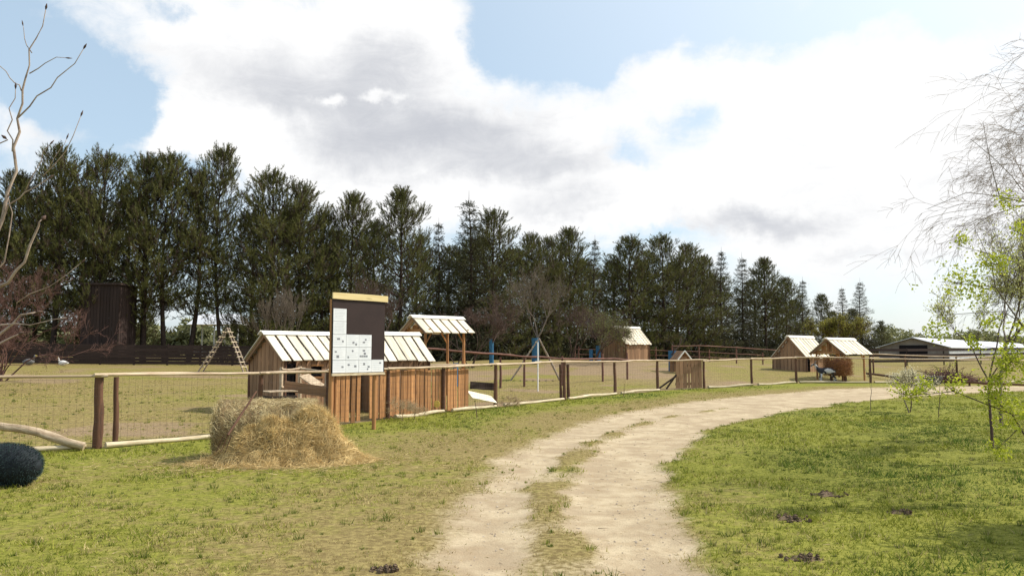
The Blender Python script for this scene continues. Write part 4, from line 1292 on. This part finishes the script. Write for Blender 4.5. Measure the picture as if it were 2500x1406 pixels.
def fork():
    a = at(626, 955, 11.2); b_ = at(556, 1062, 10.55)
    root = tag(empty('hay_fork', tuple(b_)), 'dark wooden fork handle leaning on the hay bale', 'fork')
    pole('handle', (0, 0, 0), a - b_, .017, M['post'], root, 'straight')
    for k in (-1, 0, 1):
        pole('tine', (k * .05, 0, .0), (k * .06 - .08, -.02, -.22), .006, M['post'], root, 'straight')
fork()

# things lying about near the fence
def leaning_log():
    a = at(-70, 1022, 12.7); b_ = at(206, 1086, 13.1); root = tag(empty('leaning_log', tuple(b_)), 'thick pale log propped against the fence at the left edge', 'log')
    pole('stem', (0, 0, -.02), a - b_, .075, M['rail'], root)
leaning_log()
def simple_plank(name, p0, p1, wd, th, face, mat, label, cat):
    root = tag(empty(name, tuple(p0)), label, cat)
    plank('board', (0, 0, 0), Vector(p1) - Vector(p0), wd, th, face, M[mat], root)
def pen_bits():
    simple_plank('hen_ramp', at(742, 916, 18.9), at(782, 944, 18.3), .26, .03, (.3, -.6, .7), 'rail', 'pale ramp board sloping down below the hen hut', 'ramp')
    simple_plank('long_board', at(694, 942, 17.9), at(806, 958, 17.9), .24, .03, (0, -1, 0), 'gable', 'wide brown board set on edge before the hen hut', 'board')
    simple_plank('long_board', at(1148, 940, 23.0), at(1208, 944, 23.5), .22, .03, (0, -1, 0), 'dark_board', 'dark board on edge in the gap right of the plank fence', 'board')
    simple_plank('white_sheet', at(1146, 962, 22.6), at(1206, 975, 23.2), .4, .02, (.1, -.5, .8), 'roof', 'pale flat sheet on the ground behind the fence gap', 'sheet')
    simple_plank('shadow_strip', at(492, 994, 23.2), at(548, 991, 23.4), .16, .05, (0, -.2, 1), 'dark_board', 'dark flat strip standing in for a shadow on the paddock grass', 'board')  # dark slab laid flat to put a cast shadow on the grass
    p = at(680, 990, 17.6); g = hz(p.x, p.y)
    root = tag(empty('feed_crate', (p.x, p.y, g), R(40)), 'dark open crate between fence and hen hut', 'crate')
    for k in range(4): plank('slat', (-.3, -.25, .08 + k * .16), (.3, -.25, .08 + k * .16), .14, .02, (0, -1, 0), M['dark_board'], root)
    for k in range(4): plank('slat', (-.3, -.25, .08 + k * .16), (-.3, .25, .08 + k * .16), .14, .02, (1, 0, 0), M['dark_board'], root)
    for k in range(4): plank('slat', (.3, -.25, .08 + k * .16), (.3, .25, .08 + k * .16), .14, .02, (1, 0, 0), M['dark_board'], root)
    plank('lid', (-.33, 0, .72), (.33, 0, .72), .56, .02, (0, 0, 1), M['rail'], root)
    p = at(1066, 986, 21.0)
    root = tag(empty('yellow_disc', (p.x, p.y, p.z)), 'small yellow disc hanging on the plank fence', 'disc')
    mb = MB(); mb.tube([(0, .012, 0), (0, -.012, 0)], .09, 16); mb.build('plate', M['yellow_paint'], root)
pen_bits()
G3 = 'dry bushes at the foot of the plank fence'
bare_tree('dry_bush', 985, 18.9, .62, M['drystalk'], 'pale dry tangled bush against the plank fence', 'bush', G3, seed=61, r0=.006, levels=5, spread=1.0, up=.05, split=3, trunk=.3, multi=4, minr=.0016, nside=3)
bare_tree('dry_bush', 1010, 19.3, .5, M['drystalk'], 'smaller dry bush right of the tangled one', 'bush', G3, seed=62, r0=.006, levels=5, spread=1.0, up=.05, split=3, trunk=.3, multi=4, minr=.0016, nside=3)
bare_tree('dry_bush', 1245, 23.6, .45, M['drystalk'], 'flat heap of dry stalks by the fence gap', 'bush', G3, seed=63, r0=.006, levels=5, spread=1.2, up=-.05, split=3, trunk=.3, multi=4, minr=.002, nside=3)
bare_tree('twig_stake', 1165, 19.6, .45, M['twig'], 'thin dark stake in the lawn before the plank fence', 'stake', seed=64, r0=.012, levels=1, spread=.2, up=.9, split=1, trunk=.9, minr=.004)
bare_tree('twig_stake', 1521, 28.3, .5, M['twig'], 'thin stake beside the bottom log farther along', 'stake', seed=65, r0=.014, levels=1, spread=.2, up=.9, split=1, trunk=.9, minr=.005)

# ------------------------------------------------------------------ far buildings
def dark_shed():
    p0 = XY(197, 43.6); p1 = XY(296, 43.9); g = min(hz(*p0), hz(*p1)); zt = at(245, 696, 43.7).z - g
    root = tag(empty('dark_shed', (p0[0], p0[1], g)), 'tall dark flat roofed shed among the pines', 'shed')
    W = p1[0] - p0[0]; nb = 12
    for k in range(nb): plank('wall_board', (W * (k + .5) / nb, 0, -.1), (W * (k + .5) / nb, 0, zt), W / nb * .95, .03, (0, -1, 0), M['dark_board'], root)
    for k in range(8):
        for x in (0, W): plank('wall_board', (x, .15 + k * .25, -.1), (x, .15 + k * .25, zt), .235, .03, (1, 0, 0), M['dark_board'], root)
    mb = MB(); mb.box((-.12, -.15, zt), (W + .12, 2.2, zt + .1)); mb.build('roof', M['dark_board'], root)
dark_shed()
def pavilion():
    p = XY(464, 66); g = hz(*p); root = tag(empty('garden_pavilion', (p[0], p[1], g), R(4)), 'pale roofed open pavilion seen between pine trunks', 'pavilion')
    ze = at(520, 792, 66).z - g; zr = at(520, 764, 66).z - g; W = 118 / 1950 * 66
    for x in (.1, W * .5, W - .1):
        for y in (0, 3): pole('post', (x, y, 0), (x, y, ze), .07, M['pale_wall'], root, 'straight')
    mb = MB(); mb.v = [(-.2, -.3, ze), (W + .2, -.3, ze), (W + .2, 3.3, ze), (-.2, 3.3, ze), (.4, 1.5, zr), (W - .4, 1.5, zr)]
    mb.f = [(0, 1, 5, 4), (2, 3, 4, 5), (1, 2, 5), (3, 0, 4), (3, 2, 1, 0)]; mb.m = [0] * 5
    mb.build('roof', M['metal_roof'], root)
    for z in (.5, .95): plank('railing', (0, 0, z), (W, 0, z), .08, .03, (0, -1, 0), M['pale_wall'], root)
pavilion()
def barn():
    d0 = 75; p = at(2228, 823, d0); g = hz(p.x, p.y); zr = p.z - g
    e = Vector((*XY(2485, 128), 0)) - Vector((p.x, p.y, 0)); L = e.length; ang = math.atan2(e.y, e.x)
    root = tag(empty('long_barn', (p.x, p.y, g), ang), 'long low barn with pale roof and dark open end at right', 'barn')
    w = 3.0; ze = zr - .95
    mb = MB()
    for sgn in (-1, 1):
        b = len(mb.v); mb.v += [(-.3, 0, zr), (L, 0, zr), (L, sgn * (w + .25), ze), (-.3, sgn * (w + .25), ze), (-.3, 0, zr - .06), (L, 0, zr - .06), (L, sgn * (w + .25), ze - .06), (-.3, sgn * (w + .25), ze - .06)]
        for q in ((0, 1, 2, 3), (7, 6, 5, 4), (3, 2, 6, 7), (0, 3, 7, 4)): mb.f.append(tuple(b + i for i in q)); mb.m.append(0)
    mb.build('roof', M['metal_roof'], root)
    for k in range(14):
        x0 = L * k / 14
        for sgn in (-1, 1):
            q = MB(); q.box((x0 + .03, sgn * w - .03, 0), (x0 + L / 14 - .03, sgn * w + .03, ze)); q.build('wall_panel', M['pale_wall'], root)
    q = MB(); q.v = [(.1, -w, 0), (.1, w, 0), (.1, w, ze), (.1, 0, zr - .1), (.1, -w, ze), (.2, -w, 0), (.2, w, 0), (.2, w, ze), (.2, 0, zr - .1), (.2, -w, ze)]
    q.f = [(0, 1, 2, 3, 4)[::-1], (5, 6, 7, 8, 9)]; q.m = [0, 0]; q.build('end_wall', M['tan_wall'], root)
    q = MB(); q.box((.02, -1.2, 0), (.09, 1.2, ze + .2)); q.build('doorway', M['black'], root)
barn()

# ------------------------------------------------------------------ animals
def skin_animal(name, joints, edges, mat, parent, root_i=0, sub=2):
    me = bpy.data.meshes.new(name); me.from_pydata([j[0] for j in joints], edges, []); me.materials.append(mat)
    o = bpy.data.objects.new(name, me); COL.objects.link(o); o.parent = parent
    sk = o.modifiers.new('skin', 'SKIN'); sk.use_smooth_shade = True
    ss = o.modifiers.new('sub', 'SUBSURF'); ss.levels = sub; ss.render_levels = sub
    lay = me.skin_vertices[0].data
    for i, j in enumerate(joints): lay[i].radius = j[1] if isinstance(j[1], tuple) else (j[1], j[1])
    lay[root_i].use_root = True
    return o
def goat():
    p = at(2022, 938, 36.9); g = hz(p.x, p.y)
    root = tag(empty('goat', (p.x, p.y, g), R(180 - 8)), 'black and white goat standing behind the fence near the hay shelter', 'goat')
    J = [((0, 0, .52), .15), ((.22, 0, .53), .14), ((.40, 0, .56), .11), ((-.2, 0, .52), .14), ((-.34, 0, .53), .11), ((-.43, 0, .60), .03),
         ((.50, 0, .70), .07), ((.57, 0, .82), .06), ((.66, 0, .80), .05), ((.76, 0, .73), .03),
         ((.30, .09, .40), .06), ((.31, .10, .22), .032), ((.30, .10, .12), .024), ((.31, .10, .01), .028),
         ((.30, -.09, .40), .06), ((.33, -.10, .22), .032), ((.32, -.10, .12), .024), ((.33, -.10, .01), .028),
         ((-.27, .09, .40), .075), ((-.22, .10, .30), .045), ((-.33, .10, .19), .026), ((-.30, .10, .01), .028),
         ((-.27, -.09, .40), .075), ((-.20, -.10, .30), .045), ((-.31, -.10, .19), .026), ((-.28, -.10, .01), .028)]
    E = [(0, 1), (1, 2), (0, 3), (3, 4), (4, 5), (2, 6), (6, 7), (7, 8), (8, 9), (1, 10), (10, 11), (11, 12), (12, 13), (1, 14), (14, 15), (15, 16), (16, 17), (3, 18), (18, 19), (19, 20), (20, 21), (3, 22), (22, 23), (23, 24), (24, 25)]
    skin_animal('body', J, E, M['goat'], root)
    for s in (-1, 1):
        mb = MB(); mb.tube([(.56, s * .05, .86), (.53, s * .08, .93), (.47, s * .10, .97)], [.014, .010, .004], 6); mb.build('horn', M['grey_fur'], root, True)
        mb = MB(); mb.tube([(.58, s * .05, .85), (.57, s * .11, .83), (.57, s * .15, .79)], [.012, .028, .006], 6); mb.build('ear', M['grey_fur'], root, True)
    mb = MB(); mb.tube([(.70, 0, .70), (.70, 0, .62)], [.02, .004], 6); mb.build('beard', M['white_fur'], root, True)
    for s in (-1, 1):
        mb = MB(); mb.lathe_x([(-.012, .002), (-.006, .011), (.006, .011), (.012, .002)], 8, (.655, s * .046, .825)); mb.build('eye', M['black'], root)
goat()
def goose(px, py, d, mat, label, s=1.0, flip=False):
    p = at(px, py, d); g = hz(p.x, p.y)
    root = tag(empty('goose', (p.x, p.y, g), R(180 if flip else 0)), label, 'goose', 'poultry resting before the dark board fence')
    mb = MB()
    mb.lathe_x([(-.34, .01), (-.28, .06), (-.12, .14), (.05, .17), (.2, .13), (.28, .06), (.30, .02)], 14, (0, 0, .22), (.85, 1))
    mb.tube([(.2, 0, .28), (.28, 0, .40), (.29, 0, .5), (.33, 0, .55)], [.07, .045, .035, .045], 8)
    mb.v = [tuple(c * s for c in v) for v in mb.v]
    mb.build('body', mat, root, True)
    mb = MB(); mb.tube([(.35 * s, 0, .55 * s), (.45 * s, 0, .52 * s)], [.02 * s, .006], 6); mb.build('beak', M['yellow_paint'], root)
    for sy in (-1, 1):
        mb = MB(); mb.tube([(0, sy * .06 * s, .1 * s), (0, sy * .06 * s, 0)], .012, 5); mb.build('leg', M['yellow_paint'], root)
goose(155, 878, 39.5, M['white_fur'], 'white goose on the grass before the dark board fence', .8, True)
goose(70, 876, 39.5, M['grey_fur'], 'grey goose near the left edge by the dark board fence', .95)

# ------------------------------------------------------------------ right side: saplings, birch, brush
PALE = ([.34, .36, .10], [.66, .66, .30])
YG = ([.30, .36, .03], [.60, .63, .07])
G4 = 'young trees on the right hand lawn'
bare_tree('young_tree', 2408, 13.4, 4.3, M['twig'], 'slim young tree with a dark straight trunk on the right lawn', 'young tree', G4,
          seed=77, r0=.030, levels=6, spread=.60, up=.16, split=3, trunk=.42, ratio=.74, wig=.05, leaves=(3, .035, *PALE, .7), minr=.0022)
bare_tree('young_tree', 2498, 15.0, 4.6, M['twig'], 'young tree whose trunk stands on the right edge', 'young tree', G4,
          seed=72, r0=.035, levels=6, spread=.6, up=.2, split=3, trunk=.38, ratio=.72, leaves=(2, .035, *PALE, .5), minr=.0035)
bare_tree('young_tree', 2215, 21.5, 1.25, M['twig_grey'], 'knee high budding sapling at the edge of the drive', 'sapling', G4,
          seed=73, r0=.02, levels=5, spread=.6, up=.15, split=3, trunk=.3, multi=2, leaves=(3, .04, [.45, .42, .25], [.8, .74, .55], .8), minr=.003)
bare_tree('young_tree', 2118, 22, 1.3, M['twig_grey'], 'single thin whip of a sapling left of the budding one', 'sapling', G4,
          seed=74, r0=.010, levels=3, spread=.3, up=.5, split=2, trunk=.5, minr=.003)
bare_tree('young_tree', 2282, 20, 1.5, M['twig'], 'thin upright whip beside the brush heap', 'sapling', G4,
          seed=75, r0=.012, levels=4, spread=.35, up=.4, split=2, trunk=.4, leaves=(2, .035, *YG, .5), minr=.003)

def branch_obj(name, px, d, segs, mat, label, cat, leafs=None, group=None, foot=None, budmat=None):
    """tree built limb by limb: every limb a row of places with a radius"""
    if foot is None: foot = XY(px, d)
    g = hz(*foot); root = tag(empty(name, (foot[0], foot[1], g)), label, cat, group)
    o = Vector((foot[0], foot[1], g))
    mb = MB(); tips = []
    for pts, r0, r1 in segs:
        n = len(pts); ps = [Vector(p) - o for p in pts]
        # smooth a little between the given places
        fine = []
        for i in range(n - 1):
            for s in (0, .5): fine.append(ps[i].lerp(ps[i + 1], s) + (Vector((random.gauss(0, .012), random.gauss(0, .012), random.gauss(0, .008))) if s else Vector()))
        fine.append(ps[-1])
        rr = [(r0 + (r1 - r0) * i / (len(fine) - 1)) * .8 for i in range(len(fine))]
        mb.tube(fine, rr, 6); tips.append((fine[-1], (fine[-1] - fine[-2]).normalized(), r1))
    mb.build('branches', mat, root, True)
    if budmat:
        for p, dr, r1 in tips:
            q = MB(); q.tube([p - dr * .005, p + dr * .012, p + dr * .035], [r1 * 1.2, r1 * 2.6, r1 * .6], 6)
            q.build('bud', budmat, root, True)
    return root, tips, o
# the tall bare sapling at the left edge
dS = 5.2
def S(*pp, d=dS): return [at(x, y, d + dd) for x, y, dd in [(p + (0,))[:3] for p in pp]]
fx, fy = at(-190, 700, dS).x, dS
segs = [
 ([Vector((fx, fy, hz(fx, fy) - .05)), at(-150, 1100, dS), at(-95, 800, dS), at(-20, 600, dS), at(18, 470, dS), at(33, 360, dS), at(42, 290, dS), at(55, 220, dS), at(72, 160, dS), at(88, 95, dS), at(112, 22, dS)], .020, .0030),
 (S((42, 290), (90, 235), (140, 190), (205, 118)), .007, .003),
 (S((72, 180), (110, 155), (162, 142)), .005, .002),
 (S((78, 130), (60, 95), (56, 62)), .004, .002),
 (S((52, 222), (38, 205), (15, 175), (-10, 150)), .005, .003),
 (S((30, 370), (18, 320), (22, 265), (38, 215)), .006, .003),
 (S((-60, 720), (20, 690), (60, 640), (95, 550), (103, 535)), .016, .006),
 (S((-20, 600), (20, 500), (60, 470), (120, 435)), .010, .003),
 (S((60, 470), (100, 395), (123, 352)), .004, .0025),
 (S((105, 430), (160, 370), (198, 282)), .005, .0025),
 (S((120, 410), (150, 360), (163, 338)), .003, .002),
 (S((-60, 860), (0, 815), (50, 768), (90, 762)), .014, .004),
 (S((-60, 880), (0, 838), (48, 815)), .012, .005),
 (S((-40, 800), (40, 790), (110, 785), (165, 775)), .006, .002),
 (S((-60, 700), (10, 640), (30, 520), (20, 480)), .008, .003),
 (S((-60, 400), (0, 350), (14, 338)), .006, .004),
 (S((40, 740, .1), (120, 700, .1), (200, 640, .1)), .004, .002),
]
branch_obj('bare_sapling', -190, dS, segs, M['twig_pale'], 'tall bare sapling with dark swollen buds at the left edge', 'sapling', foot=(fx, fy), budmat=M['twig'])

# birch standing just outside the frame on the right, its twigs hang into view
def birch():
    x, y = 10.2, 12.4
    t = empty('birch_tree', (x, y, hz(x, y) - .03))
    me, tp, td = bare_mesh(81, 8.0, .07, levels=7, spread=.62, up=.10, split=3, trunk=.22, ratio=.76, wig=.12, droop=.45, minr=.0020, nside=3)
    put('branches', me, M['twig_pale'], t)  # pale bark colour puts the bright sky's glare into the twigs
    tag(t, 'bare birch crown reaching in from the right edge', 'birch tree')
    x, y = 10.6, 17.5
    t = empty('birch_tree', (x, y, hz(x, y) - .03))
    me, tp, td = bare_mesh(85, 5.4, .05, levels=7, spread=.7, up=.08, split=3, trunk=.2, ratio=.74, wig=.12, droop=.4, minr=.002, nside=3)
    put('branches', me, M['twig_grey'], t)
    k = rng.random(len(tp)) < .12
    put('leaves', leaf_mesh(tp[k], td[k], 2, .04, *PALE), M['leaf'], t)
    tag(t, 'lower birch behind the slim young tree with pale new leaves', 'birch tree')
birch()
# bush with bright yellow-green leaf bunches near the right edge
def leafy():
    dB = 8.6; fx, fy = 5.75, dB
    def Q(*pp): return [at(x_, y_, dB + dd) for x_, y_, dd in [(p + (0,))[:3] for p in pp]]
    base = Vector((fx, fy, hz(fx, fy) - .05))
    segs = [
     ([base, at(2520, 1090, dB), at(2470, 1010, dB), at(2330, 955, dB), at(2200, 960, dB)], .018, .004),
     ([base, at(2540, 900, dB), at(2500, 800, dB), at(2430, 700, dB), at(2330, 690, dB)], .020, .004),
     ([base, at(2560, 800, dB), at(2530, 500, dB), at(2440, 480, dB), at(2400, 300, dB)], .018, .003),
     (Q((2500, 800), (2450, 760), (2290, 770)), .008, .003), (Q((2520, 900), (2470, 880), (2440, 850)), .010, .003),
     (Q((2330, 955), (2290, 920), (2240, 905)), .006, .003), (Q((2470, 1010), (2490, 1040), (2440, 1090)), .010, .004),
     (Q((2430, 700), (2420, 640), (2380, 560)), .007, .003), (Q((2530, 500), (2470, 430), (2370, 340)), .007, .003),
     (Q((2440, 480), (2360, 470), (2265, 510)), .006, .003), (Q((2540, 700), (2480, 640), (2340, 600)), .007, .003)]
    root, tips, o = branch_obj('leafing_bush', 2550, dB, segs, M['twig_grey'], 'bush with bright yellow green leaf bunches at the right edge', 'bush', foot=(fx, fy))
    cl = [(2350, 690, 48), (2385, 700, 30), (2405, 640, 26), (2440, 645, 24), (2290, 805, 26), (2345, 585, 14), (2450, 875, 40), (2480, 900, 44), (2430, 930, 20), (2455, 490, 22), (2495, 560, 20),
          (2440, 985, 40), (2475, 1015, 34), (2420, 960, 22), (2330, 945, 20), (2260, 935, 18), (2205, 960, 18), (2420, 785, 18), (2500, 800, 24), (2435, 1095, 20), (2470, 870, 26), (2375, 835, 14), (2240, 960, 14)]
    P = []; allp = [Vector(p) - o for sg in segs for p in sg[0]]; tw = MB()
    for px, py, rr in cl:
        c = at(px, py, dB) - o; s = rr / 1950 * dB
        near = min(allp, key=lambda q: (q - c).length); tw.tube([near, near.lerp(c, .5) + Vector((0, 0, -.02)), c], [.004, .003, .002], 4)
        for _ in range(7):
            e = c + Vector((random.gauss(0, s * .6), random.gauss(0, s * .6), random.gauss(0, s * .55))); tw.tube([c.lerp(near, .25), e], [.0022, .0012], 4)
        n = int(4 + rr * 1.1)
        P.append(np.array(tuple(c)) + rng.normal(size=(n, 3)) * s * .55)
    tw.build('twigs', M['twig_grey'], root)['kind'] = 'stuff'
    P = np.concatenate(P); Dd = rng.normal(size=P.shape); Dd[:, 2] -= .3
    put('leaves', leaf_mesh(P, Dd, 6, .034, *YG, spread=.03), M['leaf'], root)
leafy()

bare_tree('shade_bush', 3060, 6.7, 2.3, M['twig_grey'], 'leafy bush beyond the right edge whose shade falls on the lawn corner', 'bush', seed=91, r0=.03, levels=6, spread=.7, up=.1, split=3, trunk=.16, multi=5, minr=.003, leaves=(2, .05, *YG, 1.0))

def brush_heap():
    p = XY(2300, 40); g = hz(*p)
    root = tag(empty('brush_heap', (p[0], p[1], g)), 'low heap of reddish brushwood in the far right field', 'brushwood')
    n = 900; X = rng.normal(0, .9, n); Yy = rng.normal(0, .5, n); Z = .05 + np.abs(rng.normal(0, .25, n)) * np.exp(-(X / 1.2) ** 2)
    P = np.stack([X, Yy, Z], 1); d = rng.normal(size=(n, 3)); d[:, 2] *= .4; d /= np.linalg.norm(d, axis=1, keepdims=True)
    V, F = prisms(P, P + d * .5, .014, .006, 3)
    o = put('twigs', mesh_np('twigs', V, F, 4), M['brush'], root); o['kind'] = 'stuff'
brush_heap()
def barrow(px, py, d, label, col, tilt):
    p = gp(px, py); g = hz(p.x, p.y)
    root = tag(empty('feed_tub', (p.x, p.y, g), R(tilt)), label, 'tub', 'dark tubs beside the drive')
    mb = MB(); mb.lathe_x([(0, .2), (.02, .26), (.34, .33), (.36, .33), (.355, .29), (.05, .22), (.05, .02)], 16); mb.v = [(v[1], v[2], v[0]) for v in mb.v]
    mb.build('tub_wall', col, root, True)
    mb = MB(); mb.tube([(math.cos(a) * .33, math.sin(a) * .33, .36) for a in np.linspace(0, 6.283, 17)], .018, 5, cap=False); mb.build('rim', col, root, True)
barrow(2238, 946, 0, 'dark tub at the far edge of the drive, left one', M['black'], 0)
barrow(2283, 944, 0, 'grey tub at the far edge of the drive, right one', M['grey_fur'], 30)

# ------------------------------------------------------------------ small things on the lawn
def molehill(px, py, r, label):
    p = gp(px, py); g = hz(p.x, p.y)
    n = 12; V = []; F = []
    rr = random.Random(px)
    rings = [(1.0, -.02), (.8, .25), (.5, .7), (.22, .95), (.02, 1.0)]
    mb = MB()
    for q, (f, h) in enumerate(rings):
        for k in range(n):
            th = 2 * math.pi * k / n; j = rr.uniform(.6, 1.3)
            mb.v.append((math.cos(th) * r * f * j, math.sin(th) * r * f * j * .8, h * r * .17 * rr.uniform(.3, 1.7)))
    for q in range(len(rings) - 1):
        for k in range(n):
            k2 = (k + 1) % n; mb.f.append((q * n + k, q * n + k2, (q + 1) * n + k2, (q + 1) * n + k)); mb.m.append(0)
    for _ in range(26):
        a = rr.uniform(0, 6.28); q = r * rr.uniform(.2, 1.5); s_ = rr.uniform(.006, .02); z_ = max(0, (1 - q / r)) * r * .16
        c_ = (math.cos(a) * q, math.sin(a) * q * .8, z_); mb.tube([(c_[0], c_[1], c_[2]), (c_[0] + s_ * .3, c_[1], c_[2] + s_), (c_[0], c_[1] + s_ * .2, c_[2] + s_ * 1.7)], [s_, s_ * 1.1, s_ * .4], 5)
    o = mb.build('molehill', M['soil'])
    o.location = (p.x, p.y, g); tag(o, label, 'molehill', 'molehills on the right hand lawn')
molehill(2017, 1212, .17, 'dark fresh molehill in the middle of the right lawn')
molehill(2196, 1254, .12, 'smaller molehill right of the fresh dark one')
molehill(1930, 1272, .14, 'flattened pale molehill nearer the drive')
molehill(1962, 1370, .12, 'molehill nearest the camera on the right lawn')
molehill(935, 1398, .07, 'small clod of earth at the foot of the left lawn')

def roll():
    p = gp(40, 1192); g = hz(p.x, p.y)
    root = tag(empty('dark_roll', (p.x - .62, p.y + .26, g), R(-8)), 'dark bristly rounded bundle lying on the grass at the left edge', 'bundle')
    mb = MB(); rad = .25
    prof = [(-.75, .05), (-.74, rad * .8), (-.6, rad)] + [(-.5 + .1 * i, rad * random.uniform(.97, 1.02)) for i in range(8)] + [(.42, rad * .93), (.52, rad * .78), (.60, rad * .5), (.64, rad * .2), (.65, .02)]
    mb.lathe_x(prof, 24, (.15, 0, rad * .96), (1.0, 1.0)); mb.build('core', M['bristle'], root, True)
    n = 9000; u = rng.random(n) * 2 * np.pi; x = -.6 + 1.24 * rng.random(n)
    rr = np.interp(x, [-.6, .3, .42, .52, .6, .64], [rad, rad, rad * .93, rad * .78, rad * .5, rad * .2])
    P = np.stack([x + .15, np.cos(u) * rr, np.sin(u) * rr + rad * .96], 1); N = np.stack([np.where(x > .4, .8, .35), np.cos(u), np.sin(u)], 1)
    d = N + rng.normal(size=(n, 3)) * .35; d /= np.linalg.norm(d, axis=1, keepdims=True)
    V, F = tris(P, d, .035, .006); k = rng.random((n, 1)); c = (1 - k) * np.array([[.012, .015, .020]]) + k * np.array([[.08, .13, .12]])
    o = put('bristles', mesh_np('bristles', V, F, 3, np.repeat(c, 3, 0)), M['straw'], root); o['kind'] = 'stuff'
roll()
